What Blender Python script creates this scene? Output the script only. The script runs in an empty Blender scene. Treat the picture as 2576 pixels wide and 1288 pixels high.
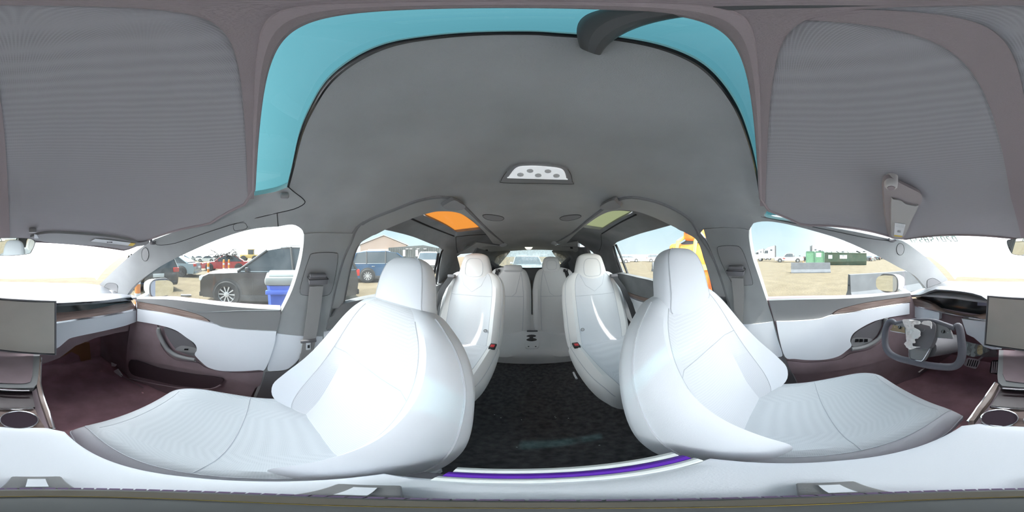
import bpy, bmesh, math, random
from mathutils import Vector, Matrix, noise
from mathutils.geometry import delaunay_2d_cdt
R = random.Random(7)
PI = math.pi
CX, HZ = -0.032, 1.38            # lens: 3 cm off the car's centre line, 1.38 m above the ground
AX = 1331.0                      # pixel column of the car's rearward axis
sc = bpy.context.scene
# ------------------------------------------------------------------ camera
cd = bpy.data.cameras.new('camera'); cam = bpy.data.objects.new('camera', cd)
sc.collection.objects.link(cam); sc.camera = cam
cd.type = 'PANO'; cd.panorama_type = 'EQUIRECTANGULAR'
cd.clip_start = 0.005; cd.clip_end = 500
cam.location = (CX, 0, HZ); cam.rotation_euler = (PI/2, 0, math.radians((AX-1288)/2576*360))
# ------------------------------------------------------------------ world, sun, exposure
SUN_AZ, SUN_EL = math.radians(196), math.radians(71)      # from the car's front
sd = Vector((math.sin(SUN_AZ)*math.cos(SUN_EL), math.cos(SUN_AZ)*math.cos(SUN_EL), math.sin(SUN_EL)))
w = bpy.data.worlds.new('sky'); sc.world = w; w.use_nodes = True
nt = w.node_tree; N = nt.nodes; L = nt.links; N.clear()
tc = N.new('ShaderNodeTexCoord')
dot = N.new('ShaderNodeVectorMath'); dot.operation = 'DOT_PRODUCT'; dot.inputs[1].default_value = sd
gv = Vector((math.sin(SUN_AZ), math.cos(SUN_AZ), .35)).normalized(); dot.inputs[1].default_value = gv; L.new(tc.outputs['Generated'], dot.inputs[0])
sep = N.new('ShaderNodeSeparateXYZ'); L.new(tc.outputs['Generated'], sep.inputs[0])
zr = N.new('ShaderNodeValToRGB'); L.new(sep.outputs['Z'], zr.inputs[0])
e = zr.color_ramp.elements
e[0].position = 0.0; e[0].color = (.62, .72, .78, 1)
e[1].position = 1.0; e[1].color = (.36, .70, .98, 1)
q = e.new(.22); q.color = (.46, .62, .71, 1)
gl = N.new('ShaderNodeMapRange'); L.new(dot.outputs['Value'], gl.inputs[0])
gl.inputs[1].default_value = -.35; gl.inputs[2].default_value = 1.0; gl.inputs[3].default_value = 0; gl.inputs[4].default_value = 1
pw = N.new('ShaderNodeMath'); pw.operation = 'POWER'; pw.inputs[1].default_value = 2.4; L.new(gl.outputs[0], pw.inputs[0])
mu = N.new('ShaderNodeMath'); mu.operation = 'MULTIPLY'; mu.inputs[1].default_value = 8.0; L.new(pw.outputs[0], mu.inputs[0])
cb = N.new('ShaderNodeMixRGB'); cb.blend_type = 'ADD'; cb.inputs[0].default_value = 1
L.new(zr.outputs[0], cb.inputs[1]); L.new(mu.outputs[0], cb.inputs[2])
bg = N.new('ShaderNodeBackground'); bg.inputs[1].default_value = .85; L.new(cb.outputs[0], bg.inputs[0])
wo = N.new('ShaderNodeOutputWorld'); L.new(bg.outputs[0], wo.inputs[0])
sl = bpy.data.lights.new('sun', 'SUN'); sl.energy = 6.0; sl.angle = math.radians(1.2); sl.color = (1, .96, .9)
so = bpy.data.objects.new('sun', sl); sc.collection.objects.link(so)
so.rotation_euler = (-sd).to_track_quat('-Z', 'Y').to_euler()
vs = sc.view_settings; vs.view_transform = 'Standard'; vs.look = 'None'; vs.exposure = 0.80; vs.gamma = 1; vs.use_curve_mapping = False
cy = sc.cycles
cy.max_bounces = 8; cy.diffuse_bounces = 5; cy.glossy_bounces = 3; cy.transmission_bounces = 4; cy.transparent_max_bounces = 12
cy.sample_clamp_indirect = 6; cy.caustics_reflective = False; cy.caustics_refractive = False

# ------------------------------------------------------------------ materials
def mat(name, col, rough=.6, metal=0, bump=0, bscale=200, var=0, vscale=6, spec=.5, col2=None, coat=0, emit=None, es=1, sheen=0):
    m = bpy.data.materials.new(name); m.use_nodes = True
    n = m.node_tree.nodes; l = m.node_tree.links; b = n['Principled BSDF']
    b.inputs['Base Color'].default_value = (*col, 1); b.inputs['Roughness'].default_value = rough
    b.inputs['Metallic'].default_value = metal; b.inputs['Specular IOR Level'].default_value = spec
    if coat: b.inputs['Coat Weight'].default_value = coat
    if sheen: b.inputs['Sheen Weight'].default_value = sheen
    t = n.new('ShaderNodeTexCoord')
    if var or col2:
        z = n.new('ShaderNodeTexNoise'); z.inputs['Scale'].default_value = vscale; z.inputs['Detail'].default_value = 5
        l.new(t.outputs['Object'], z.inputs[0])
        r = n.new('ShaderNodeValToRGB'); l.new(z.outputs[0], r.inputs[0])
        r.color_ramp.elements[0].position = .35; r.color_ramp.elements[1].position = .68
        c2 = col2 or tuple(min(1, c*(1+var)) for c in col); c1 = col if col2 else tuple(c*(1-var) for c in col)
        r.color_ramp.elements[0].color = (*c1, 1); r.color_ramp.elements[1].color = (*c2, 1)
        l.new(r.outputs[0], b.inputs['Base Color'])
    if bump:
        z = n.new('ShaderNodeTexNoise'); z.inputs['Scale'].default_value = bscale; z.inputs['Detail'].default_value = 3
        l.new(t.outputs['Object'], z.inputs[0])
        bp = n.new('ShaderNodeBump'); bp.inputs['Strength'].default_value = bump; bp.inputs['Distance'].default_value = .002
        l.new(z.outputs[0], bp.inputs['Height']); l.new(bp.outputs[0], b.inputs['Normal'])
    if emit:
        b.inputs['Emission Color'].default_value = (*emit, 1); b.inputs['Emission Strength'].default_value = es
    return m
def weave(name, col, col2, scale, rough=.8, trans=0, bump=.3):
    m = mat(name, col, rough); n = m.node_tree.nodes; l = m.node_tree.links; b = n['Principled BSDF']
    t = n.new('ShaderNodeTexCoord'); mp = n.new('ShaderNodeMapping'); l.new(t.outputs['Object'], mp.inputs[0])
    mp.inputs['Scale'].default_value = (scale, scale, scale)
    v = n.new('ShaderNodeTexVoronoi'); v.inputs['Randomness'].default_value = 0.0; v.inputs['Scale'].default_value = 1
    l.new(mp.outputs[0], v.inputs['Vector'])
    r = n.new('ShaderNodeValToRGB'); l.new(v.outputs['Distance'], r.inputs[0])
    r.color_ramp.elements[0].position = .15; r.color_ramp.elements[1].position = .5
    r.color_ramp.elements[0].color = (*col2, 1); r.color_ramp.elements[1].color = (*col, 1)
    l.new(r.outputs[0], b.inputs['Base Color'])
    bp = n.new('ShaderNodeBump'); bp.inputs['Strength'].default_value = bump; bp.inputs['Distance'].default_value = .001
    l.new(v.outputs['Distance'], bp.inputs['Height']); l.new(bp.outputs[0], b.inputs['Normal'])
    if trans:
        tr = n.new('ShaderNodeBsdfTransparent'); mx = n.new('ShaderNodeMixShader'); mx.inputs[0].default_value = trans
        l.new(b.outputs[0], mx.inputs[1]); l.new(tr.outputs[0], mx.inputs[2]); l.new(mx.outputs[0], n['Material Output'].inputs[0])
    return m
def glass(name, tint, haze=0, hcol=(1, 1, 1), refl=1.0, dust=0):
    m = bpy.data.materials.new(name); m.use_nodes = True
    n = m.node_tree.nodes; l = m.node_tree.links; n.clear()
    o = n.new('ShaderNodeOutputMaterial'); tr = n.new('ShaderNodeBsdfTransparent'); tr.inputs[0].default_value = (*tint, 1)
    g = n.new('ShaderNodeBsdfGlossy'); g.inputs['Roughness'].default_value = .02
    f = n.new('ShaderNodeFresnel'); f.inputs[0].default_value = 1.4
    fm = n.new('ShaderNodeMath'); fm.operation = 'MULTIPLY'; fm.inputs[1].default_value = refl; l.new(f.outputs[0], fm.inputs[0])
    ge = n.new('ShaderNodeNewGeometry'); iv = n.new('ShaderNodeMath'); iv.operation = 'SUBTRACT'; iv.inputs[0].default_value = 1; l.new(ge.outputs['Backfacing'], iv.inputs[1])
    f2 = n.new('ShaderNodeMath'); f2.operation = 'MULTIPLY'; l.new(fm.outputs[0], f2.inputs[0]); l.new(iv.outputs[0], f2.inputs[1]); fm = f2
    mx = n.new('ShaderNodeMixShader'); l.new(fm.outputs[0], mx.inputs[0]); l.new(tr.outputs[0], mx.inputs[1]); l.new(g.outputs[0], mx.inputs[2])
    last = mx
    if haze:
        d = n.new('ShaderNodeBsdfTranslucent'); d.inputs[0].default_value = (*hcol, 1)
        m2 = n.new('ShaderNodeMixShader'); m2.inputs[0].default_value = haze
        if dust:
            t = n.new('ShaderNodeTexCoord'); z = n.new('ShaderNodeTexNoise'); z.inputs['Scale'].default_value = dust; z.inputs['Detail'].default_value = 8
            l.new(t.outputs['Object'], z.inputs[0]); mr = n.new('ShaderNodeMapRange'); l.new(z.outputs[0], mr.inputs[0])
            mr.inputs[1].default_value = .4; mr.inputs[2].default_value = .7; mr.inputs[3].default_value = haze*.5; mr.inputs[4].default_value = haze*1.6
            l.new(mr.outputs[0], m2.inputs[0])
        l.new(mx.outputs[0], m2.inputs[1]); l.new(d.outputs[0], m2.inputs[2]); last = m2
    l.new(last.outputs[0], o.inputs[0]); return m
def wood(name, c1, c2, ax=1):
    m = mat(name, c1, .45, coat=.2); n = m.node_tree.nodes; l = m.node_tree.links
    t = n.new('ShaderNodeTexCoord'); mp = n.new('ShaderNodeMapping'); s = [90, 90, 90]; s[ax] = 5
    mp.inputs['Scale'].default_value = s; l.new(t.outputs['Object'], mp.inputs[0])
    z = n.new('ShaderNodeTexNoise'); z.inputs['Scale'].default_value = 1.6; z.inputs['Detail'].default_value = 6; l.new(mp.outputs[0], z.inputs[0])
    r = n.new('ShaderNodeValToRGB'); l.new(z.outputs[0], r.inputs[0]); r.color_ramp.elements[0].position = .3; r.color_ramp.elements[1].position = .7
    r.color_ramp.elements[0].color = (*c1, 1); r.color_ramp.elements[1].color = (*c2, 1)
    l.new(r.outputs[0], n['Principled BSDF'].inputs['Base Color']); return m
M = {}
M['white'] = mat('white_leather', (.83, .86, .91), .5, bump=.12, bscale=500, spec=.4)
M['white2'] = mat('white_leather_rear', (.86, .86, .86), .55, bump=.1, bscale=500, spec=.3)
M['perf'] = weave('perforated_white', (.76, .78, .82), (.62, .64, .68), 330, .65, bump=.2)
M['perfc'] = weave('perforated_cushion', (.68, .71, .74), (.57, .60, .63), 330, .7, bump=.2)
M['seam'] = mat('seam_thread', (.58, .60, .64), .8)
M['suede'] = mat('grey_suede', (.34, .35, .352), .95, bump=.35, bscale=900, var=.10, vscale=4, spec=.1, sheen=.3)
M['suede_d'] = mat('dark_suede', (.23, .235, .245), .95, bump=.3, bscale=900, var=.15, vscale=5, spec=.1)
M['gap'] = mat('seam_gap', (.02, .02, .022), .9)
M['plast'] = mat('grey_plastic', (.24, .24, .245), .5, bump=.1, bscale=900)
M['plast_d'] = mat('dark_plastic', (.14, .135, .145), .5, bump=.1, bscale=900)
M['mauve'] = mat('dark_mauve_plastic', (.27, .20, .22), .7, bump=.1, bscale=700, var=.15)
M['fcarpet'] = mat('flare_tinted_carpet', (.36, .20, .23), 1, bump=.5, bscale=900, var=.15, vscale=10)  # mauve veil of lens flare is mixed into the carpet colour
M['carpet'] = mat('rear_carpet', (.12, .116, .120), 1, bump=.6, bscale=1200, var=.3, vscale=40, spec=.1)
M['mesh'] = weave('shade_mesh', (.35, .335, .35), (.25, .24, .25), 620, .8, trans=.03)
M['border'] = mat('shade_border', (.30, .25, .26), .9, bump=.3, bscale=900)
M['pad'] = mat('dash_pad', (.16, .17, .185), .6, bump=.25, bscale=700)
M['chrome'] = mat('chrome', (.8, .8, .82), .12, 1)
M['steel'] = mat('brushed_steel', (.78, .78, .80), .3, .3)
M['black'] = mat('gloss_black', (.015, .015, .017), .12)
M['rubber'] = mat('black_rubber', (.02, .02, .02), .8)
M['screen'] = mat('screen_glass', (.46, .42, .37), .4, var=.12, vscale=3, spec=.5)
M['wood'] = wood('walnut', (.16, .10, .085), (.26, .18, .155), 0)
M['woody'] = wood('walnut_rail', (.19, .13, .11), (.33, .25, .22), 1)
M['belt'] = mat('seat_belt', (.30, .29, .285), .75, bump=.5, bscale=600)
M['beltd'] = mat('dark_seat_belt', (.03, .03, .033), .75, bump=.5, bscale=600)
M['red'] = mat('red_button', (.6, .03, .04), .4)
M['lens'] = mat('lamp_lens', (.85, .86, .86), .4, emit=(.9, .95, 1), es=.25)  # lamp looks unlit; its faint glow is added as cabin fill
M['lensd'] = mat('lamp_spot', (.74, .75, .76), .4)
M['led'] = mat('small_lamp', (.9, .9, .8), .4, emit=(1, 1, .85), es=.6)
M['yoke'] = mat('yoke_leather', (.12, .115, .135), .55, bump=.15, bscale=700)
M['paper'] = mat('torn_airbag', (.78, .72, .70), .9, bump=.6, bscale=60, col2=(.9, .88, .86), vscale=30)
M['foam'] = mat('torn_foam', (.75, .66, .42), .9, bump=.6, bscale=60)
M['label'] = mat('sticker_paper', (.72, .74, .76), .8)
M['yellow'] = mat('sticker_yellow', (.75, .55, .12), .8)
M['ink'] = mat('ink', (.12, .12, .13), .9)
M['purple'] = mat('purple_fringe', (.13, .03, .45), .25)
M['blue_rim'] = mat('violet_rubber', (.16, .11, .20), .6)
M['grey_base'] = mat('grey_stand', (.13, .135, .135), .55)
M['brown_base'] = mat('olive_stand', (.14, .125, .10), .55)
M['mirror'] = mat('mirror_glass', (.85, .88, .86), .02, 1)
M['visor'] = mat('visor_fabric', (.34, .30, .30), .9, bump=.3, bscale=600)
M['paintw'] = mat('white_paint', (.78, .78, .78), .25, coat=.5)
G = dict(
    side=glass('side_glass', (.93, .96, .95), .012, dust=9),
    front=glass('windshield_glass', (.97, .98, .98), .72, (.97, .98, 1), refl=.3),
    top=glass('teal_glass', (.19, .31, .325), .06, (.35, .62, .66), refl=.8),
    orange=glass('sun_orange_glass', (.16, .08, .025), .34, (.80, .50, .22), refl=.2),  # orange of the sunlight is put into the glass colour
    green=glass('green_glass', (.10, .11, .07), .30, (.58, .60, .46), refl=.2),
    rear=glass('dusty_rear_glass', (.90, .94, .93), .22, (.85, .87, .86), dust=25))

# ------------------------------------------------------------------ object helpers
BASE = {}
def col_link(o): sc.collection.objects.link(o)
def thing(name, label, cat, loc=(0, 0, 0), group=None, local=False, kind=None):
    o = bpy.data.objects.new(name, None); o.empty_display_size = .05; col_link(o); o.location = loc
    BASE[o.name] = Vector((0, 0, 0)) if local else Vector(loc)
    tag(o, label, cat, group, kind); return o
def tag(o, label=None, cat=None, group=None, kind=None):
    if label: o['label'] = label
    if cat: o['category'] = cat
    if group: o['group'] = group
    if kind: o['kind'] = kind
    return o
def obj(name, vs_, fs, m, parent=None, smooth=True, mats=None, fmat=None, local=False):
    me = bpy.data.meshes.new(name)
    vs_ = [Vector(v) for v in vs_]
    if parent is not None: base = BASE[parent.name]
    elif local: base = Vector((0, 0, 0))
    else:
        base = Vector(((min(v.x for v in vs_)+max(v.x for v in vs_))/2, (min(v.y for v in vs_)+max(v.y for v in vs_))/2, min(v.z for v in vs_)))
    me.from_pydata([v-base for v in vs_], [], fs)
    bm = bmesh.new(); bm.from_mesh(me); bmesh.ops.recalc_face_normals(bm, faces=bm.faces); bm.to_mesh(me); bm.free()
    for x in (mats or [m]): me.materials.append(x)
    if fmat:
        for p, i in zip(me.polygons, fmat): p.material_index = i
    if smooth:
        me.polygons.foreach_set('use_smooth', [True]*len(me.polygons))
        me.set_sharp_from_angle(angle=math.radians(38))
    o = bpy.data.objects.new(name, me); col_link(o)
    if parent is not None:
        o.parent = parent; BASE[o.name] = base
    else:
        o.location = base; BASE[o.name] = base
    return o
class MB:                                     # collects shapes that make ONE part
    def __init__(s): s.v = []; s.f = []
    def add(s, v, f):
        k = len(s.v); s.v += [Vector(x) for x in v]; s.f += [tuple(i+k for i in q) for q in f]; return s
    def box(s, c, d, rot=None, bev=0):
        bm = bmesh.new(); bmesh.ops.create_cube(bm, size=1)
        for v in bm.verts: v.co = Vector((v.co.x*d[0], v.co.y*d[1], v.co.z*d[2]))
        if bev: bmesh.ops.bevel(bm, geom=list(bm.edges), offset=bev, segments=2, affect='EDGES', profile=.6)
        mt = Matrix.Translation(Vector(c)) @ (rot.to_4x4() if rot else Matrix())
        bm.verts.ensure_lookup_table()
        s.add([mt @ v.co for v in bm.verts], [[v.index for v in f.verts] for f in bm.faces]); bm.free(); return s
    def tube(s, pts, r, n=8, closed=False, flat=None):
        pts = [Vector(p) for p in pts]; k = len(pts); v = []; f = []; up = None
        for i, p in enumerate(pts):
            a = pts[(i-1) % k] if (i or closed) else p; b = pts[(i+1) % k] if (i < k-1 or closed) else p
            t = (b-a).normalized()
            if up is None: up = t.orthogonal().normalized()
            up = (up - t*up.dot(t)); up = up.normalized() if up.length > 1e-6 else t.orthogonal().normalized()
            q = t.cross(up); rr = r[i] if isinstance(r, (list, tuple)) else r
            for j in range(n):
                an = 2*PI*j/n; v.append(p+up*math.cos(an)*rr+q*math.sin(an)*rr)
        for i in range(k if closed else k-1):
            for j in range(n):
                f.append((i*n+j, i*n+(j+1) % n, ((i+1) % k)*n+(j+1) % n, ((i+1) % k)*n+j))
        if not closed: f.append(tuple(range(n))); f.append(tuple((k-1)*n+j for j in range(n)))
        return s.add(v, f)
    def loft(s, secs, cap=True, closed=True):
        n = len(secs[0]); v = [p for c in secs for p in c]; f = []
        for i in range(len(secs)-1):
            for j in range(n if closed else n-1):
                f.append((i*n+j, i*n+(j+1) % n, (i+1)*n+(j+1) % n, (i+1)*n+j))
        if cap and closed: f.append(tuple(range(n))); f.append(tuple((len(secs)-1)*n+j for j in range(n)))
        return s.add(v, f)
    def lathe(s, prof, c, ax='z', n=24, rot=None, cap=True):
        v = []; f = []
        for (r_, h) in prof:
            for j in range(n):
                a = 2*PI*j/n; p = (r_*math.cos(a), r_*math.sin(a), h)
                p = Vector(p) if ax == 'z' else Vector((p[2], p[0], p[1])) if ax == 'x' else Vector((p[0], p[2], p[1]))
                if rot: p = rot @ p
                v.append(Vector(c)+p)
        for i in range(len(prof)-1):
            for j in range(n): f.append((i*n+j, i*n+(j+1) % n, (i+1)*n+(j+1) % n, (i+1)*n+j))
        if cap: f.append(tuple(range(n))); f.append(tuple((len(prof)-1)*n+j for j in range(n)))
        return s.add(v, f)
    def prism(s, poly, ext):                  # poly: 3D planar points, ext: vector
        n = len(poly); ext = Vector(ext); p = [Vector(x) for x in poly]
        return s.add(p+[x+ext for x in p], [tuple(range(n)), tuple(range(n, 2*n))]+[(i, (i+1) % n, n+(i+1) % n, n+i) for i in range(n)])
    def build(s, name, m, parent=None, **k): return obj(name, s.v, s.f, m, parent, **k)
def ray(px, py):
    a = (px-AX)/2576*2*PI; e_ = (644-py)/1288*PI
    return Vector((math.sin(a)*math.cos(e_), math.cos(a)*math.cos(e_), math.sin(e_)))
C0 = Vector((CX, 0, 0))
def onY(px, py, y): d = ray(px, py); return C0+d*(y/d.y)
def onZ(px, py, z): d = ray(px, py); return C0+d*(z/d.z)
def onX(px, py, x): d = ray(px, py); return C0+d*((x-CX)/d.x)
def onP(px, py, p0, n): d = ray(px, py); return C0+d*((Vector(p0)-C0).dot(n)/d.dot(n))
def onR(px, py, r): d = ray(px, py); return C0+d*(r/math.hypot(d.x, d.y))
# ---- the cabin's inner skin: tumblehome sides, domed roof, raked windscreen
def wid(z, y):
    a = .76 if z < -.24 else .76-(z+.24)*.31
    return a - max(0, y-1.6)*.10 - max(0, -y-.7)*.22
def roofh(x, y):
    if y < 0: return .27-.325*y*y-.30*max(.03, 1+y/1.1)*x*x
    return .27-.03*max(0, y-.3)**2-.30*x*x
def F(p, off=0):
    a = abs(p.x)-wid(p.z, p.y)+off; b = p.z-roofh(p.x, p.y)+off; k = .035
    h = max(k-abs(a-b), 0)/k
    return max(a, b)+h*h*k*.25
def bis(o, d, off, hi=4.0):
    lo = 0.0; t = .05
    while t < hi and F(o+d*t, off) < 0: lo = t; t += .04
    a, b = lo, t
    for _ in range(26):
        c = (a+b)/2
        if F(o+d*c, off) < 0: a = c
        else: b = c
    return o+d*((a+b)/2)
def S(px, py, off=0): return bis(C0, ray(px, py), off)
ZA = -.35
def par(p): return Vector((p.y, math.atan2(p.x, p.z-ZA)*.62))
def lift(uv, off=0):
    th = uv[1]/.62; return bis(Vector((0, uv[0], ZA)), Vector((math.sin(th), 0, math.cos(th))), off, 1.6)
def inside(p, poly):
    c = False; n = len(poly)
    for i in range(n):
        a, b = poly[i], poly[i-1]
        if (a[1] > p[1]) != (b[1] > p[1]) and p[0] < (b[0]-a[0])*(p[1]-a[1])/(b[1]-a[1])+a[0]: c = not c
    return c
def crv(pts, n=4, closed=True):               # Catmull-Rom through traced points; a third value 1 marks a sharp corner
    out = []; k = len(pts)
    for i in range(k if closed else k-1):
        p = [pts[(i+j) % k] if closed else pts[min(max(i+j, 0), k-1)] for j in (-1, 0, 1, 2)]
        if len(p[1]) > 2: p[0] = p[1]
        if len(p[2]) > 2: p[3] = p[2]
        for s_ in range(n):
            t = s_/n
            out.append(tuple(.5*((2*p[1][c])+(-p[0][c]+p[2][c])*t+(2*p[0][c]-5*p[1][c]+4*p[2][c]-p[3][c])*t*t+(-p[0][c]+3*p[1][c]-3*p[2][c]+p[3][c])*t**3) for c in (0, 1)))
    if not closed: out.append(tuple(pts[-1][:2]))
    return out
def tri(outer, holes, res):
    V = [Vector(p) for p in outer]; E = [(i, (i+1) % len(outer)) for i in range(len(outer))]
    for h in holes:
        k = len(V); V += [Vector(p) for p in h]; E += [(k+i, k+(i+1) % len(h)) for i in range(len(h))]
    x0 = min(v.x for v in V); x1 = max(v.x for v in V); y0 = min(v.y for v in V); y1 = max(v.y for v in V)
    bnd = list(V); i = 0
    yy = y0+res/2
    while yy < y1:
        xx = x0+res*(.5 if i % 2 else .25)
        while xx < x1:
            p = (xx, yy)
            if inside(p, outer) and not any(inside(p, h) for h in holes) and min((b.x-xx)**2+(b.y-yy)**2 for b in bnd) > (res*.45)**2: V.append(Vector(p))
            xx += res
        yy += res*.87; i += 1
    r = delaunay_2d_cdt(V, E, [], 0, 1e-7)
    vo, fo = r[0], r[2]; keep = []
    for f in fo:
        c = (sum(vo[k].x for k in f)/len(f), sum(vo[k].y for k in f)/len(f))
        if inside(c, outer) and not any(inside(c, h) for h in holes): keep.append(tuple(f))
    return vo, keep
def sheet(vo, fs, top, bot):
    n = len(vo); e = {}
    for f in fs:
        for i in range(len(f)):
            a, b = f[i], f[(i+1) % len(f)]
            if (b, a) in e: del e[(b, a)]
            else: e[(a, b)] = 1
    return top+bot, fs+[tuple(n+i for i in reversed(f)) for f in fs]+[(b, a, n+a, n+b) for a, b in e]
def grow(P, k=1.05):
    cx_ = sum(a[0] for a in P)/len(P); cy_ = sum(a[1] for a in P)/len(P)
    return [(cx_+(a[0]-cx_)*k, cy_+(a[1]-cy_)*k)+tuple(a[2:]) for a in P]
def patch(name, px, m, parent=None, off=0, th=.015, holes=(), res=.035, cur=True, n=4, **k):
    """a moulded panel lying on the cabin skin; px = traced outline, off = how proud, th = thickness"""
    def cv(P): return [par(S(a[0], a[1], off)) if not isinstance(a, Vector) else par(a) for a in (crv(P, n) if cur else P)]
    vo, fs = tri(cv(px), [cv(h) for h in holes], res)
    t = [lift(v, off) for v in vo]; b = [lift(v, off-th) for v in vo]
    v, f = sheet(vo, fs, t, b)
    return obj(name, v, f, m, parent, **k)
def flat(name, pts3, m, parent, th, res=None, bulge=0, nrm=None, **k):
    """a panel on a plane through traced points; th = thickness away from the lens"""
    P = [Vector(p) for p in pts3]; c = sum(P, Vector())/len(P)
    if nrm is None:
        nrm = Vector()
        for i in range(len(P)): nrm += (P[i]-c).cross(P[(i+1) % len(P)]-c)
    nrm = Vector(nrm).normalized()
    if nrm.dot(C0-c) < 0: nrm = -nrm
    ux = nrm.orthogonal().normalized(); uy = nrm.cross(ux)
    o2 = [((p-c).dot(ux), (p-c).dot(uy)) for p in P]
    size = max(max(a[0] for a in o2)-min(a[0] for a in o2), max(a[1] for a in o2)-min(a[1] for a in o2))
    vo, fs = tri(o2, [], res or size/5)
    def h(v): 
        d = min((v.x-a[0])**2+(v.y-a[1])**2 for a in o2)**.5; return bulge*min(1, d/(size*.18))**.6 if bulge else 0
    t = [c+ux*v.x+uy*v.y+nrm*h(v) for v in vo]; b = [c+ux*v.x+uy*v.y-nrm*th for v in vo]
    v, f = sheet(vo, fs, t, b)
    return obj(name, v, f, m, parent, **k)
def line(name, px, r, m, parent, off=.002, n=5, cur=True, seg=3, closed=False, **k):
    P = crv(px, seg, closed) if cur else px
    return MB().tube([S(a[0], a[1], off) for a in P], r, n, closed).build(name, m, parent, **k)
def text(name, body, size, m, parent, mtx, ext=.0003):
    cu = bpy.data.curves.new(name, 'FONT'); cu.body = body; cu.size = size; cu.extrude = ext; cu.align_x = 'CENTER'; cu.align_y = 'CENTER'
    cu.resolution_u = 2
    o = bpy.data.objects.new(name, cu); col_link(o)
    dg = bpy.context.evaluated_depsgraph_get(); me = bpy.data.meshes.new_from_object(o.evaluated_get(dg)); bpy.data.objects.remove(o)
    v = [mtx @ x.co for x in me.vertices]; f = [tuple(p.vertices) for p in me.polygons]
    r = obj(name, v, f, m, parent, smooth=False); bpy.data.meshes.remove(me); return r
def mir(P): return P

# ================================================================== GROUND AND SHELL
m_sand = mat('sand', (.104, .079, .047), 1, bump=.0, col2=(.138, .107, .066), vscale=1.4)
_n = m_sand.node_tree.nodes; _l = m_sand.node_tree.links
_z = _n.new('ShaderNodeTexNoise'); _z.inputs['Scale'].default_value = 12; _z.inputs['Detail'].default_value = 8
_b = _n.new('ShaderNodeBump'); _b.inputs['Strength'].default_value = .7; _b.inputs['Distance'].default_value = .05
_l.new(_n['Texture Coordinate'].outputs['Object'], _z.inputs[0]); _l.new(_z.outputs[0], _b.inputs['Height']); _l.new(_b.outputs[0], _n['Principled BSDF'].inputs['Normal'])
g = MB()
gn = 60
def gz(x, y): return -HZ + (0 if abs(x) < 4 and abs(y) < 6 else .03*noise.noise(Vector((x*.35, y*.35, 0))))
gc = [math.copysign(abs(i/30)**2.6*260, i) for i in range(-30, 31)]
g.add([(x, y, gz(x, y)) for y in gc for x in gc], [(j*61+i, j*61+i+1, (j+1)*61+i+1, (j+1)*61+i) for j in range(60) for i in range(60)])
tag(g.build('ground', m_sand), 'pale tan dirt yard around the car', kind='structure')

# floor of the cabin
fl = MB().box((0, -.72, -1.045), (1.52, 1.24, .03)).build('floor', M['fcarpet']); tag(fl, 'front footwell carpet with the mauve of lens flare put into its colour', kind='structure')
fl2 = MB().box((0, 1.45, -1.045), (1.52, 3.10, .03)).build('floor', M['carpet']); tag(fl2, 'black carpet of the rear floor between the seats', kind='structure')
for sx in (-1, 1):
    o = MB().box((sx*.80, .80, -.725), (.03, 4.0, .65)).build('trim_7' if sx < 0 else 'trim_8', M['mauve']); tag(o, 'dark body sill panel along the %s side' % ('passenger' if sx < 0 else 'driver'), kind='structure')
# headliner
HL = [(725, 470, 1), (738, 420), (757, 340), (785, 275), (830, 205), (900, 150), (985, 113), (1090, 95), (1200, 86), (1331, 84), (1400, 88), (1462, 92), (1540, 97),
      (1650, 117), (1740, 152), (1800, 200), (1850, 270), (1882, 350), (1900, 420), (1910, 480, 1), (1930, 530), (1900, 556), (1884, 580, 1), (1770, 577, 1), (1758, 590, 1), (1752, 575), (1735, 550), (1700, 526), (1650, 505), (1590, 494), (1548, 503),
      (1520, 522), (1480, 552), (1440, 585), (1392, 613, 1), (1396, 617, 1), (1452, 607, 1), (1456, 640, 1), (1442, 632, 1), (1332, 628), (1222, 634, 1), (1150, 640, 1), (1200, 610, 1), (1272, 620, 1), (1275, 616, 1), (1225, 575), (1185, 535), (1150, 504), (1110, 493), (1050, 503),
      (990, 526), (930, 550), (898, 572), (888, 588, 1), (765, 590, 1), (757, 575), (735, 565), (700, 570, 1), (697, 536, 1), (740, 525), (768, 510), (748, 490)]
ceiling = patch('ceiling', HL, M['suede'], None, 0, .03, res=.05, n=3)
tag(ceiling, 'grey suede headliner over the cabin', kind='structure')
line('seam', [(697, 536), (740, 526), (766, 512), (762, 500), (740, 483), (726, 471)], .0015, M['gap'], ceiling, off=.001)
line('seam', [(700, 570), (698, 550), (697, 536)], .0015, M['gap'], ceiling, off=.001)
line('seam', [(765, 590), (800, 586), (850, 587), (888, 588)], .0016, M['gap'], ceiling, off=.001)
line('seam', [(1770, 577), (1820, 573), (1865, 575), (1884, 580)], .0016, M['gap'], ceiling, off=.001)
line('edge_trim', HL[:20], .0035, M['black'], ceiling, off=-.002)
for P in ([(1214, 543), (1222, 540), (1240, 541), (1262, 545), (1268, 550), (1260, 555), (1240, 555), (1222, 551)], [(1408, 549), (1418, 544), (1438, 541), (1456, 541), (1462, 545), (1450, 551), (1430, 555), (1413, 554)]):
    patch('speaker_grille', P, M['plast'], ceiling, .003, .004, res=.02)
    line('grille_ring', P, .0012, M['gap'], ceiling, off=.003, closed=True)
for a, b in ((1224, 631), (1437, 624)): patch('clip_slot', [(a-3, b-3, 1), (a+3, b-3, 1), (a+4, b+2, 1), (a-2, b+2, 1)], M['gap'], ceiling, .002, .003, cur=False, res=.02)
# rear small lamp
patch('rear_lamp', [(1320, 622, 1), (1340, 622, 1), (1336, 627), (1330, 628), (1324, 627)], M['led'], ceiling, .004, .004, res=.02)

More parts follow.
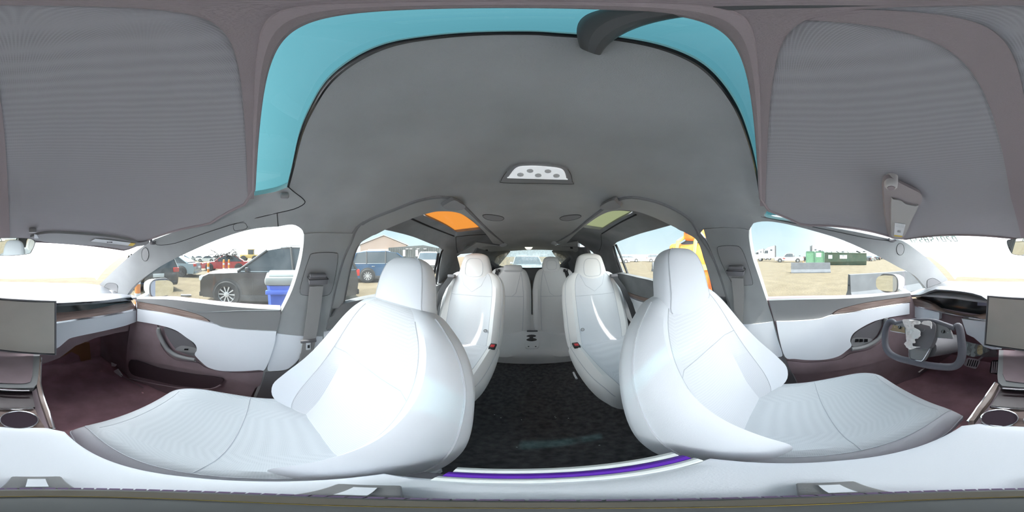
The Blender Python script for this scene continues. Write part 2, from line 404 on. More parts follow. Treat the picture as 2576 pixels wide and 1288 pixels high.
# dome lamp
t = thing('dome_lamp', 'half-moon white dome lamp in a grey frame on the headliner', 'lamp', S(1351, 437))
def zc(P): return [(1240+x/11.71, 400+y/11.71) for x, y in P]
lo_ = zc([(255, 640), (300, 540), (420, 370), (560, 240), (700, 180), (900, 150), (1200, 145), (1600, 160), (1950, 210), (2120, 260), (2220, 350), (2300, 500), (2330, 690), (2300, 735), (1300, 715), (300, 695)])
li_ = zc([(475, 545), (560, 420), (660, 310), (780, 250), (950, 232), (1250, 228), (1600, 250), (1900, 285), (2050, 340), (2120, 440), (2155, 590), (2130, 612), (1300, 590), (490, 568)])
patch('frame', lo_, M['plast'], t, .006, .012, res=.02, n=3)
line('frame_lip', lo_, .0018, M['gap'], t, off=.004, closed=True)
ln = patch('lens', li_, M['lens'], t, .010, .006, res=.012, n=3)
for a, b in ((810, 465), (1095, 352), (1335, 485), (1620, 365), (1870, 498)):
    patch('led_spot', zc([(a+100*math.cos(i*PI/4), b+58*math.sin(i*PI/4)) for i in range(8)]), M['lensd'], ln, .0108, .001, res=.01)

# ---------------- windscreen, top glass, shade
wsp = [(250, 716, 1), (300, 668), (345, 630), (385, 604), (440, 590), (560, 520), (620, 495, 1), (725, 470)]
top_l = [Vector((-.50, -.35, 0)), Vector((-.49, .07, 0)), Vector((.47, .07, 0)), Vector((.50, -.35, 0))]
def roofpt(x, y, off=0): return bis(Vector((0, y, ZA)), (Vector((x, y, roofh(x, y)))-Vector((0, y, ZA))).normalized(), off, 1.6)
def grid_skin(name, xs, ys, m, parent, off, th, xw=None, **k):
    """panel over the roof skin: columns xs (-1..1) times half width xw(y)"""
    vt = []; vb = []; nx, ny = len(xs), len(ys)
    for y in ys:
        for x in xs:
            X = x*xw(y); vt.append(roofpt(X, y, off)); vb.append(roofpt(X, y, off-th))
    f = [(j*nx+i, j*nx+i+1, (j+1)*nx+i+1, (j+1)*nx+i) for j in range(ny-1) for i in range(nx-1)]
    v, f = sheet(vt, f, vt, vb); return obj(name, v, f, m, parent, **k)
lin = lambda a, b, n: [a+(b-a)*i/(n-1) for i in range(n)]
ws = grid_skin('window_1', lin(-1, 1, 15), lin(-1.2, -.62, 9), G['front'], None, -.030, .004, lambda y: .66+.05*(y+1.2)); tag(ws, 'bright hazy windscreen', kind='structure')
wt = grid_skin('window_2', lin(-1, 1, 15), lin(-.615, .10, 12), G['top'], None, -.030, .004, lambda y: .62); tag(wt, 'teal-tinted upper glass above the front seats', kind='structure')
# sun shade: border + two mesh halves
def shp(px, py, off=.012): return S(px, py, off)
shade = thing('sun_blind', 'large grey mesh sunshade clipped under the windscreen overhead', 'sunshade', (0, -.4, .15))
def edgeR(x): return .012+.135*x       # slightly skewed rear edge, just behind the lens at the driver side
ys = lin(0, 1, 18); xs = lin(-1, 1, 25)
def shade_y(t_, x): return edgeR(x)+(-.765+.27*max(0, x)-edgeR(x))*t_
def shx(t_): return .54+.12*min(1, t_/.25) - .03*max(0, (t_-.9)/.1)**2
vt = []; vb = []
for t_ in ys:
    for x in xs:
        X = x*shx(t_)*(1-.012*(1-min(1, t_/.06))); y = shade_y(t_, X)
        if t_ == 0 and abs(x) > .9: y -= .02*(abs(x)-.9)/.1
        vt.append(roofpt(X, y, .010)); vb.append(roofpt(X, y, .004))
ff = [(j*25+i, j*25+i+1, (j+1)*25+i+1, (j+1)*25+i) for j in range(17) for i in range(24)]
v_, f_ = sheet(vt, ff, vt, vb); obj('mesh_panel', v_, f_, M['mesh'], shade)
bt = MB()
ed = [(x, 0) for x in lin(-1, 1, 21)] + [(1, t_) for t_ in lin(.04, 1, 16)] + [(x, 1) for x in lin(.96, -1, 21)] + [(-1, t_) for t_ in lin(.96, .04, 15)]
pts = []
for x, t_ in ed:
    X = x*shx(t_); y = shade_y(t_, X)
    if t_ == 0 and abs(x) > .9: y -= .02*(abs(x)-.9)/.1
    pts.append(roofpt(X, y, .010))
bt.tube(pts, .0055, 8, True).build('border_wire', M['border'], shade)
# flat fabric binding along the rear edge
a_ = []; 
for x in lin(-1, 1, 25):
    X = x*.53; y = edgeR(X); a_.append([roofpt(X, y+.002, .012), roofpt(X, y-.016, .0135), roofpt(X, y-.016, .011), roofpt(X, y+.002, .010)])
MB().loft(a_).build('binding', M['border'], shade)
a_ = []                                          # darker overlapping fabric band, curved, on the driver half
for i in range(20):
    s_ = i/19; x = -.019+.02*s_; y = -.004-.75*s_
    x2 = .0+.060*min(1, s_*1.6)**.8
    a_.append([roofpt(x, y, .0125), roofpt(.5*x+.5*x2, y, .0125), roofpt(x2, y, .0125), roofpt(x2, y, .011), roofpt(x, y, .011)])
MB().loft(a_).build('overlap_band', M['border'], shade)
# dark spine piece between shade and headliner
a_ = []
for i, y in enumerate(lin(-.004, .080, 12)):
    xx = -.010-.012*(1-i/11)**2+.010*(i/11)**3; wd_ = .0075+.002*math.sin(i/11*PI); s2 = []
    for j in range(10):
        an = 2*PI*j/10; s2.append(Vector((xx+wd_*math.cos(an), y+.004*math.cos(an), roofh(xx, y)+.002+.010*math.sin(an)-.006)))
    a_.append(s2)
MB().loft(a_).build('hanging_strap', mat('strap_rubber', (.07, .072, .075), .6), shade)

# ---------------- A pillars and cant rails
LP = [(250, 716, 1), (300, 668), (345, 630), (385, 604), (395, 600, 1), (440, 583), (520, 555), (600, 525), (612, 505), (622, 495, 1), (690, 483), (725, 470, 1), (745, 488), (767, 507), (762, 517), (735, 528), (697, 536, 1), (700, 570, 1), (650, 574), (600, 585), (540, 606), (480, 632), (420, 661), (380, 686), (352, 706), (332, 725), (320, 742, 1), (300, 740, 1), (292, 733, 1)]
RP = [(2385, 704, 1), (2350, 665), (2310, 632), (2270, 606), (2240, 602, 1), (2150, 583), (2060, 568), (1990, 556), (1930, 548), (1912, 520), (1908, 480, 1), (1898, 500), (1885, 560), (1884, 580, 1), (1895, 562), (1930, 557), (1980, 564), (2050, 582), (2120, 604), (2200, 640), (2262, 673), (2300, 693), (2322, 716), (2330, 727, 1), (2340, 727, 1), (2352, 722, 1)]
for P, nm, side in ((LP, 'trim_1', 'passenger'), (RP, 'trim_2', 'driver')):
    tr_ = patch(nm, P, M['suede'], None, .0, .035, res=.035, n=3)
    tag(tr_, 'grey suede windscreen pillar and rail on the %s side' % side, kind='structure')
    if side == 'passenger':
        line('seam', [(392, 606), (395, 616), (440, 612), (520, 585), (600, 560), (697, 536)], .0014, M['gap'], tr_, off=.001)
        c = [(365+9*math.sin(i*PI/4), 640-17*math.cos(i*PI/4)) for i in range(8)]
        patch('airbag_cap', c, M['plast'], tr_, .002, .004, res=.02); line('cap_ring', c, .001, M['gap'], tr_, .002, closed=True)
        c = [(262, 722, 1), (268, 714), (280, 712), (292, 715), (296, 722), (295, 736, 1)]
        patch('tweeter_cap', c, M['plast'], tr_, .003, .004, res=.02); line('cap_ring', c, .001, M['gap'], tr_, .003, closed=True)
        c = [(587, 571), (590, 564), (612, 560), (620, 566), (620, 575), (600, 580), (590, 580)]
        patch('hook_cover', c, M['suede'], tr_, .003, .004, res=.02); line('cap_ring', c, .0008, M['gap'], tr_, .003, closed=True)
        k_ = MB(); p = S(716, 492, .012); k_.lathe([(.006, -.012), (.009, -.010), (.009, .010), (.006, .012)], p, 'y', 14); k_.build('coat_hook', M['plast'], tr_)
        k_ = MB(); p = S(384, 611, .008); k_.box(p, (.025, .018, .018), bev=.004); k_.box(p+Vector((.012, 0, .012)), (.010, .012, .014), bev=.003); k_.build('visor_clip', M['plast_d'], tr_)
    else:
        line('seam', [(1914, 545), (1990, 560), (2100, 582), (2200, 602), (2255, 606)], .0014, M['gap'], tr_, off=.001)
        c = [(2265+9.5*math.sin(i*PI/4), 627-15*math.cos(i*PI/4)) for i in range(8)]
        patch('airbag_cap', c, M['plast'], tr_, .002, .004, res=.02); line('cap_ring', c, .001, M['gap'], tr_, .002, closed=True)
        c = [(2333, 724, 1), (2333, 706), (2345, 700), (2356, 703), (2368, 712, 1)]
        patch('tweeter_cap', c, M['plast'], tr_, .003, .004, res=.02); line('cap_ring', c, .001, M['gap'], tr_, .003, closed=True)
        c = [(2014, 560, 1), (2046, 565, 1), (2044, 571), (2030, 569), (2018, 566)]
        patch('hook_cover', c, M['plast'], tr_, .003, .004, res=.02)
        k_ = MB(); p = S(2245, 606, .010); k_.box(p, (.022, .02, .014), bev=.004); k_.build('visor_clip', M['plast_d'], tr_)

# ---------------- front door windows
W3 = [(372, 690, 1), (420, 661), (480, 632), (540, 606), (600, 585), (650, 574), (700, 570), (735, 572), (754, 588), (763, 620), (755, 665), (735, 730), (712, 779, 1), (640, 776), (560, 769), (480, 758), (420, 751), (364, 750, 1)]
W4 = [(2262, 673, 1), (2200, 640), (2120, 604), (2050, 582), (1980, 564), (1930, 557), (1900, 560), (1887, 575), (1884, 600), (1892, 645), (1910, 700), (1928, 754, 1), (2000, 753), (2100, 751), (2180, 746), (2267, 736, 1)]
o = patch('window_3', grow(W3, 1.03), G['side'], None, -.030, .004, res=.12, n=2); tag(o, 'clear glass of the front passenger door', kind='structure')
o = patch('window_4', grow(W4, 1.03), G['side'], None, -.030, .004, res=.12, n=2); tag(o, 'clear glass of the driver door', kind='structure')
o = patch('window_5', [(352, 704, 1), (332, 725), (318, 744, 1), (350, 749, 1), (356, 702, 1)], G['side'], None, -.030, .004, res=.1, n=2); tag(o, 'small quarter glass ahead of the front passenger door glass', kind='structure')
o = patch('window_6', [(2276, 681, 1), (2300, 693), (2322, 716), (2332, 730, 1), (2282, 736, 1)], G['side'], None, -.030, .004, res=.1, n=2); tag(o, 'small quarter glass ahead of the driver door glass', kind='structure')

# ---------------- doors: skin + upholstered pieces (structure with parts)
def Z2(x, y): return (380+x/5.6, 780+y/5.6)
# front passenger door
d1 = patch('door_1', [(345, 752, 1), (420, 752), (480, 759), (560, 769), (640, 776), (706, 779, 1), (690, 860), (662, 935), (625, 1010), (600, 1060, 1), (420, 1010), (330, 960), (318, 900), (330, 800, 1)], M['mauve'], None, -.002, .05, res=.05)
tag(d1, 'front passenger door inside', kind='structure')
patch('belt_pad', [(345, 752, 1), (420, 753), (480, 759), (560, 769), (640, 776), (706, 779, 1), (705, 800), (696, 833, 1), (640, 831), (600, 829), (565, 824), (542, 815), (512, 797), (480, 785), (420, 771), (345, 758, 1)], M['plast'], d1, .012, .02, res=.04)
line('belt_lip', [(470, 779), (500, 785), (560, 784), (620, 782), (704, 781)], .0035, M['pad'], d1, .016)
patch('wood_strip', [(345, 759, 1), (420, 772), (480, 786), (512, 798), (530, 812, 1), (480, 801), (420, 788), (345, 776, 1)], M['woody'], d1, .008, .012, res=.04)
line('chrome_strip', [(345, 776), (420, 788), (480, 801), (538, 814)], .0022, M['chrome'], d1, .012)
patch('leather_panel', [(345, 778, 1), (400, 786), (470, 800), (538, 815), (560, 823), (600, 829), (695, 834, 1), (690, 868), (668, 927), (650, 931), (600, 934), (555, 933), (525, 925), (508, 912), (493, 897), (490, 890), (495, 880), (490, 865), (470, 850), (440, 830), (400, 818), (345, 808, 1)], M['white'], d1, .020, .03, res=.035)
patch('door_pocket', [(330, 850, 1), (345, 812, 1), (395, 818), (405, 870), (440, 905), (495, 912), (525, 928), (600, 938), (663, 935, 1), (645, 975), (560, 945), (480, 930), (400, 915), (330, 900, 1)], M['mauve'], d1, .008, .015, res=.05)
patch('storage_bin', [(330, 905), (400, 925), (480, 940), (540, 948), (562, 955), (550, 970), (530, 977), (450, 970), (380, 955), (330, 940)], mat('bin_dark', (.055, .035, .042), .7), d1, .014, .01, res=.05)
line('bin_lip', [(325, 952), (400, 968), (470, 978), (530, 978), (555, 968)], .005, M['mauve'], d1, .014)
hp = patch('pull_cup', [Z2(180, 250), Z2(300, 280), Z2(460, 360), Z2(590, 470), Z2(640, 560), Z2(620, 640), Z2(560, 640), Z2(420, 590), Z2(330, 530), Z2(230, 380)], M['plast_d'], d1, .011, .01, res=.03)
patch('cup_floor', [Z2(340, 560), Z2(420, 505), Z2(560, 520), Z2(635, 545), Z2(630, 600), Z2(480, 590)], M['plast'], hp, .016, .004, res=.03)
patch('window_switch', [Z2(470, 545), Z2(525, 545), Z2(520, 565), Z2(465, 565)], M['black'], hp, .019, .003, res=.02, cur=False)
line('armrest', [Z2(110, 250), Z2(110, 330), Z2(170, 460), Z2(250, 570), Z2(360, 640), Z2(500, 680), Z2(620, 700)], [.010, .012, .014, .014, .014, .014, .014, .014, .014, .014, .014, .014, .014, .013, .013, .012, .012, .012, .010], M['plast'], d1, .024, n=10)
line('stitching', [Z2(95, 300), Z2(150, 440), Z2(230, 560), Z2(340, 640), Z2(480, 690), Z2(630, 725)], .0012, M['seam'], d1, .030)
# driver door
d2 = patch('door_2', [(1930, 756, 1), (2000, 754), (2100, 752), (2180, 748), (2290, 738, 1), (2310, 800), (2330, 900), (2300, 960), (2200, 1010), (2060, 1050, 1), (2010, 980), (1975, 905), (1945, 810, 1)], M['mauve'], None, -.002, .05, res=.05)
tag(d2, 'driver door inside', kind='structure')
patch('belt_pad', [(1934, 756, 1), (2000, 754), (2100, 752), (2180, 748), (2290, 737, 1), (2290, 745, 1), (2200, 757), (2150, 767), (2110, 778), (2090, 789), (2060, 801), (2000, 806), (1948, 808, 1)], M['plast'], d2, .012, .02, res=.04)
patch('wood_strip', [(2290, 746, 1), (2200, 758), (2150, 768), (2112, 779), (2095, 790, 1), (2150, 783), (2220, 770), (2290, 760, 1)], M['woody'], d2, .008, .012, res=.04)
line('chrome_strip', [(2290, 761), (2220, 771), (2150, 784), (2095, 792)], .0022, M['chrome'], d2, .012)
patch('leather_panel', [(2288, 763, 1), (2220, 773), (2150, 786), (2090, 794), (2060, 803), (2000, 808), (1953, 809, 1), (1960, 850), (1975, 898), (2000, 903), (2040, 906), (2080, 904), (2110, 896), (2130, 882), (2142, 870), (2139, 855), (2150, 836), (2190, 812), (2230, 800), (2288, 790, 1)], M['white'], d2, .020, .03, res=.035)
hp2 = patch('pull_cup', [(2220, 803), (2190, 816), (2155, 835), (2141, 856), (2145, 872), (2165, 868), (2200, 850), (2215, 825)], M['plast_d'], d2, .011, .01, res=.03)
patch('cup_floor', [(2142, 858), (2150, 850), (2180, 850), (2195, 855), (2170, 868), (2146, 872)], M['plast'], hp2, .016, .004, res=.03)
for a in (2152, 2163, 2175): patch('window_switch', [(a, 853, 1), (a+8, 853, 1), (a+8, 860, 1), (a-1, 861, 1)], M['black'], hp2, .020, .003, res=.02, cur=False)
line('armrest', [(2228, 800), (2226, 822), (2212, 850), (2190, 866), (2165, 875), (2142, 878)], .013, M['plast'], d2, .024, n=10)
patch('door_pocket', [(2300, 850, 1), (2290, 795, 1), (2232, 803), (2225, 850), (2190, 878), (2140, 890), (2110, 905), (2040, 912), (1980, 908, 1), (1995, 940), (2060, 938), (2150, 925), (2230, 905), (2300, 890, 1)], M['mauve'], d2, .008, .015, res=.05)

# ---------------- B pillars
BL = [(765, 590, 1), (800, 586), (850, 587), (888, 588, 1), (880, 610), (862, 650), (845, 710), (832, 770), (822, 830), (815, 885), (800, 960), (760, 1060, 1), (700, 1060), (625, 1030, 1), (662, 935), (692, 840), (708, 785, 1), (735, 730), (755, 665), (763, 620)]
BR = [(1770, 577, 1), (1820, 573), (1865, 575), (1884, 580, 1), (1884, 600), (1892, 645), (1910, 700), (1928, 754, 1), (1946, 809), (1972, 895), (2005, 960), (2030, 1020, 1), (1950, 1040), (1890, 1040, 1), (1870, 900), (1850, 820), (1830, 745), (1805, 670), (1780, 610)]
p1 = patch('trim_3', BL, M['suede'], None, .006, .06, res=.04); tag(p1, 'grey suede pillar behind the front passenger door', kind='structure')
p2 = patch('trim_4', BR, M['suede'], None, .006, .06, res=.04); tag(p2, 'grey suede pillar behind the driver door', kind='structure')
patch('lower_cover', [(697, 839, 1), (750, 845), (812, 847, 1), (811, 870), (806, 884), (760, 886), (752, 903), (735, 920), (718, 930), (690, 933), (673, 930), (680, 895)], M['white'], p1, .012, .012, res=.04)
patch('lower_plastic', [(690, 935, 1), (718, 932), (740, 920), (757, 900), (762, 887), (806, 886, 1), (800, 960), (760, 1060, 1), (700, 1060), (630, 1030, 1), (655, 975), (668, 936, 1)], M['plast_d'], p1, .011, .012, res=.05)
patch('lower_cover', [(1866, 816, 1), (1900, 815), (1944, 809, 1), (1955, 850), (1968, 890), (1960, 898), (1930, 897), (1900, 880), (1872, 862)], M['white'], p2, .012, .012, res=.04)
patch('lower_plastic', [(1875, 866, 1), (1900, 882), (1930, 899), (1970, 896, 1), (2003, 960), (2028, 1020, 1), (1950, 1040), (1892, 1040, 1)], M['plast_d'], p2, .011, .012, res=.05)
def belt_assembly(pl, box, gd, strap, latch, side, bl):
    t = thing('seat_belt', bl, 'seat belt', S(*gd, .02))
    patch('backplate', box, M['plast'], pl, .012, .006, res=.04); line('backplate_gap', box, .0016, M['gap'], pl, .010, closed=True)
    g0 = S(gd[0], gd[1], .028); q = MB()
    tang = Vector((0, 1, 0)); up = (S(gd[0], gd[1]-20, .02)-S(gd[0], gd[1]+20, .02)).normalized(); nrm = up.cross(tang).normalized()
    rt = Matrix((tang, up, nrm)).transposed()
    q.box(g0, (.082, .034, .030), rt, .009); q.box(g0+up*.022, (.070, .016, .022), rt, .006); q.build('guide', M['plast_d'] if side else M['plast_d'], t)
    MB().box(g0+up*.010+nrm*0, (.083, .003, .032), rt).build('guide_groove', M['gap'], t)
    secs = []
    for (a, b, wd_, of) in strap:
        c = S(a, b, of); y = Vector((0, wd_/2, 0)); nn = Vector((-1 if c.x > 0 else 1, 0, 0))*.0015
        secs.append([c-y+nn, c+y+nn, c+y-nn, c-y-nn])
    MB().loft(secs).build('webbing', M['belt'], t)
    if latch:
        c = S(*latch, .045); q = MB(); q.box(c, (.014, .070, .016), bev=.005); q.build('tongue_grip', M['plast_d'], t)
        k = MB(); k.box(c-Vector((0, 0, .030)), (.006, .022, .042), bev=.003).build('tongue', M['steel'], t)
        MB().box(c-Vector((-.0035 if c.x < 0 else .0035, 0, .030)), (.002, .010, .018), bev=.001).build('slot', M['gap'], t)
    return t
belt_assembly(p1, [(778, 650), (786, 639), (815, 636), (843, 637), (850, 645), (842, 700), (832, 735), (815, 744), (770, 743), (755, 735), (762, 700)], (800, 705), [(796, 720, .062, .022), (791, 770, .062, .024), (784, 820, .060, .03), (779, 850, .058, .038), (772, 890, .056, .035), (755, 950, .054, .02)], (776, 858), 0,
              'grey seat belt with a steel tongue on the passenger-side pillar')
belt_assembly(p2, [(1805, 628), (1812, 620), (1845, 619), (1862, 624), (1875, 650), (1892, 705), (1888, 717), (1850, 715), (1835, 700), (1815, 660)], (1851, 684), [(1855, 700, .058, .022), (1858, 740, .055, .024), (1858, 790, .045, .03), (1856, 850, .040, .035)], None, 1,
              'grey seat belt hanging slack from the driver-side pillar')

# ---------------- rear (falcon) doors
DO_L = [(1275, 617, 1), (1225, 575), (1185, 535), (1150, 504), (1110, 493), (1050, 503), (990, 526), (930, 550), (898, 572), (888, 588, 1), (880, 610), (862, 650), (845, 710), (832, 770), (822, 830), (815, 890, 1), (830, 960), (1000, 960), (1130, 860), (1150, 800), (1160, 700), (1150, 645, 1), (1200, 612, 1)]
WL = [(968, 578, 1), (1000, 585), (1040, 596), (1080, 612), (1108, 624), (1112, 640), (1105, 680), (1098, 718), (1040, 728), (960, 742), (900, 754), (867, 764, 1), (876, 715), (885, 672), (900, 625), (918, 600), (945, 590)]
RL = [(1062, 540, 1), (1090, 533), (1130, 532), (1160, 538), (1190, 558), (1211, 577, 1), (1150, 584, 1), (1120, 566)]
DO_R = [(1392, 613, 1), (1440, 585), (1480, 552), (1520, 522), (1548, 503), (1590, 494), (1650, 505), (1700, 526), (1735, 550), (1752, 575), (1758, 590, 1), (1780, 620), (1805, 670), (1830, 745), (1850, 820), (1870, 900, 1), (1750, 930), (1640, 900), (1560, 850), (1530, 800), (1510, 700), (1500, 645), (1455, 610, 1)]
WR = [(1690, 566, 1), (1650, 577), (1610, 588), (1570, 602), (1545, 614), (1542, 630), (1552, 660), (1565, 688), (1580, 696), (1640, 710), (1700, 722), (1770, 736), (1794, 742, 1), (1785, 700), (1770, 650), (1757, 610), (1740, 590), (1712, 580)]
RR = [(1457, 570, 1), (1490, 545), (1520, 533), (1560, 530), (1595, 533, 1), (1550, 555), (1511, 578, 1), (1480, 574)]
def falcon(nm, lab, DO, WW, RF, gm, ind):
    d = patch(nm, DO, M['suede_d'], None, -.012, .03, holes=[WW, RF], res=.05); tag(d, lab, kind='structure')
    line('door_seal', DO[:17], .011, M['suede_d'], d, -.004, n=8)
    return d
d3 = falcon('door_3', 'upswung-hinged rear door on the passenger side', DO_L, WL, RL, G['orange'], 0)
d4 = falcon('door_4', 'upswung-hinged rear door on the driver side', DO_R, WR, RR, G['green'], 1)
o = patch('window_7', grow(WL, 1.04), G['side'], None, -.040, .004, res=.12, n=2); tag(o, 'rear door glass on the passenger side', kind='structure')
o = patch('window_8', grow(WR, 1.04), G['side'], None, -.040, .004, res=.12, n=2); tag(o, 'rear door glass on the driver side', kind='structure')
o = patch('window_9', grow(RL, 1.16), G['orange'], None, -.036, .004, res=.12, n=2); tag(o, 'roof glass of the passenger-side rear door with sunlight orange put into its tint', kind='structure')
o = patch('window_10', grow(RR, 1.16), G['green'], None, -.036, .004, res=.12, n=2); tag(o, 'pale green-tinted roof glass of the driver-side rear door', kind='structure')
# frame rails of the doors (roll from pillar over to the roof)
patch('frame_rail', [(1275, 619, 1), (1225, 577), (1185, 537), (1150, 506), (1110, 495), (1050, 505), (990, 528), (930, 552), (898, 574), (880, 612), (862, 652), (845, 712), (832, 772), (862, 772, 1), (872, 715), (884, 660), (900, 618), (935, 594), (975, 575), (1050, 545), (1100, 532), (1140, 533), (1175, 545), (1215, 580), (1240, 612, 1)], M['suede'], d3, .004, .012, res=.04)
patch('frame_rail', [(1392, 615, 1), (1440, 587), (1480, 554), (1520, 524), (1548, 505), (1590, 496), (1650, 507), (1700, 528), (1735, 552), (1754, 585), (1780, 622), (1805, 672), (1830, 747, 1), (1800, 745, 1), (1785, 700), (1768, 640), (1752, 604), (1725, 586), (1690, 568), (1640, 545), (1595, 531), (1545, 530), (1505, 545), (1455, 582), (1425, 612, 1)], M['suede'], d4, .004, .012, res=.04)
for d, c in ((d3, [(1114, 521), (1125, 512), (1143, 504), (1158, 511), (1171, 519), (1165, 527), (1150, 530), (1130, 529)]), (d4, [(1509, 520), (1530, 508), (1545, 504), (1552, 512), (1562, 521), (1545, 527), (1525, 528), (1512, 526)])):
    patch('door_handle', c, M['plast'], d, .022, .018, res=.02)
for d, c in ((d3, [(1258, 616), (1270, 612), (1276, 616), (1270, 620), (1260, 621)]), (d4, [(1386, 612), (1392, 608), (1402, 612), (1400, 616), (1390, 615)])): patch('corner_lamp', c, M['label'], d, .008, .006, res=.02)
line('crease', [(1030, 548), (1080, 570), (1142, 594)], .005, M['gap'], d3, -.010)
line('crease', [(1147, 596), (1148, 620), (1152, 638)], .002, M['gap'], d3, -.008)
line('crease', [(1147, 596), (1180, 592), (1222, 590)], .002, M['gap'], d3, -.008)
line('crease', [(1600, 540), (1560, 560), (1514, 588)], .005, M['gap'], d4, -.010)
line('crease', [(1512, 590), (1513, 615), (1507, 632)], .002, M['gap'], d4, -.008)
for d, c in ((d3, [(1113, 628), (1108, 640), (1101, 680), (1096, 718)]), (d3, [(1103, 636), (1096, 670), (1084, 716)]), (d4, [(1543, 618), (1552, 650), (1566, 690)]), (d4, [(1549, 615), (1562, 645), (1581, 694)])): line('window_post', c, .010, M['black'], d, -.018, n=6)
patch('belt_pad', [(822, 830, 1), (828, 800), (838, 795), (862, 766, 1), (900, 756), (960, 745), (1040, 730), (1098, 720), (1130, 700, 1), (1130, 745, 1), (1040, 765), (960, 785), (880, 815)], M['suede_d'], d3, .016, .03, res=.05)
patch('leather_panel', [(816, 835, 1), (880, 820), (960, 790), (1040, 770), (1130, 750, 1), (1140, 800), (1080, 830), (900, 855), (815, 865, 1)], M['white'], d3, .014, .03, res=.05)
patch('belt_pad', [(1540, 690, 1), (1560, 688), (1600, 697), (1640, 706), (1700, 724), (1800, 742, 1), (1820, 770), (1700, 762), (1640, 752), (1600, 742), (1560, 725), (1530, 700)], M['suede_d'], d4, .016, .03, res=.05)
patch('wood_strip', [(1560, 726, 1), (1600, 743), (1640, 753), (1700, 763), (1700, 772, 1), (1640, 762), (1600, 751), (1562, 733, 1)], M['woody'], d4, .016, .02, res=.05)
line('chrome_strip', [(1562, 734), (1600, 752), (1640, 763), (1700, 774)], .003, M['chrome'], d4, .018)
patch('leather_panel', [(1562, 736, 1), (1600, 755), (1640, 766), (1720, 780), (1850, 790, 1), (1860, 850), (1700, 850), (1600, 820), (1570, 780)], M['white'], d4, .014, .03, res=.05)

# ---------------- rear hatch, rear window, cargo sides
def RY(px, py, y): return onY(px, py, y)
wl = patch('wall_left', [Vector(p) for p in ((-.6, 1.75, .1), (-.6, 1.75, -.24), (-.6, 1.75, -1.0), (-.6, 2.9, -1.0), (-.6, 2.9, -.24), (-.4, 2.9, .0), (-.35, 2.62, .1), (-.4, 2.2, .2))], M['suede_d'], None, -.002, .03, cur=False, res=.09)
tag(wl, 'dark suede quarter wall beside the third row on the passenger side', kind='structure')
wr = patch('wall_right', [Vector(p) for p in ((.6, 1.75, .1), (.6, 1.75, -.24), (.6, 1.75, -1.0), (.6, 2.9, -1.0), (.6, 2.9, -.24), (.4, 2.9, .0), (.35, 2.62, .1), (.4, 2.2, .2))], M['suede_d'], None, -.002, .03, cur=False, res=.09)
tag(wr, 'dark suede quarter wall beside the third row on the driver side', kind='structure')
RWO = [(1214, 640, 1), (1250, 634), (1300, 629), (1360, 627), (1410, 629), (1444, 633, 1), (1432, 647), (1416, 661), (1400, 670), (1360, 674), (1300, 674), (1262, 671), (1240, 660), (1226, 650)]
yb = 2.66
hat_o = [Vector((-.80, yb, .16)), Vector((.80, yb, .16)), Vector((.80, yb, -1.05)), Vector((-.80, yb, -1.05))]
def hatch():
    hole = [onY(a, b, yb) for a, b in crv(RWO, 3)]
    o2 = [(p.x, p.z) for p in hat_o]; h2 = [(p.x, p.z) for p in hole]
    vo, fs = tri(o2, [h2], .12)
    t_ = [Vector((v.x, yb, v.y)) for v in vo]; b_ = [Vector((v.x, yb+.05, v.y)) for v in vo]
    v, f = sheet(vo, fs, t_, b_); o = obj('wall_back', v, f, M['suede_d'], None); tag(o, 'dark tailgate panel around the rear window', kind='structure'); return o, hole
hb, hole = hatch()
gl_ = flat('window_11', [p+Vector((0, .03, 0)) for p in hole], G['rear'], None, .004); tag(gl_, 'dusty rear window', kind='structure')
line2 = MB().tube([p+Vector((0, -.004, 0)) for p in hole], .008, 6, True).build('window_seal', M['black'], hb)
# side posts of the rear window sweeping forward
for sgn, P in ((-1, [(1215, 640), (1228, 655), (1245, 668), (1262, 678)]), (1, [(1444, 635), (1430, 652), (1414, 668), (1402, 678)])):
    MB().tube([onY(a, b, 2.5) for a, b in P], [.02, .03, .035, .035], 8).build('side_post', M['suede_d'], hb)

# firewall and under-dash
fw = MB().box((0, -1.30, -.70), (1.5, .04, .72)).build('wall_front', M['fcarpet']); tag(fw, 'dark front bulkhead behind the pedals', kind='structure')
for sx in (-1, 1):
    k = MB().box((sx*.77, -1.05, -.70), (.04, .56, .70)); o = k.build('trim_5' if sx < 0 else 'trim_6', M['mauve']); tag(o, 'dark kick panel beside the %s footwell' % ('passenger' if sx < 0 else 'driver'), kind='structure')

# ================================================================== DASHBOARD
dash = thing('dashboard', 'wide dashboard with dark padded top, walnut strip and white leather band', 'dashboard', (0, -.95, -.5))
# columns across the car; each row traced at these columns
def rows_loft(name, A, B, m, th=.012, parent=dash, back=None):
    """A, B: lists of 3D points (upper edge, lower edge)"""
    s_ = []
    for a, b in zip(A, B):
        c = (a+b)/2; n_ = Vector((0, -1, 0))*th
        s_.append([a, a*.5+b*.5, b, b+n_, a+n_])
    return MB().loft(s_).build(name, m, parent)
def rs(pts, n=13):                                # resample a 3D polyline
    d = [0]
    for a, b in zip(pts, pts[1:]): d.append(d[-1]+(b-a).length)
    out = []
    for i in range(n):
        t_ = d[-1]*i/(n-1); k = 0
        while k < len(d)-2 and d[k+1] < t_: k += 1
        u = (t_-d[k])/max(1e-9, d[k+1]-d[k]); out.append(pts[k]*(1-u)+pts[k+1]*u)
    return out
def E(pts, yf): return rs([onY(a, b, yf(a) if callable(yf) else yf) for a, b in pts])
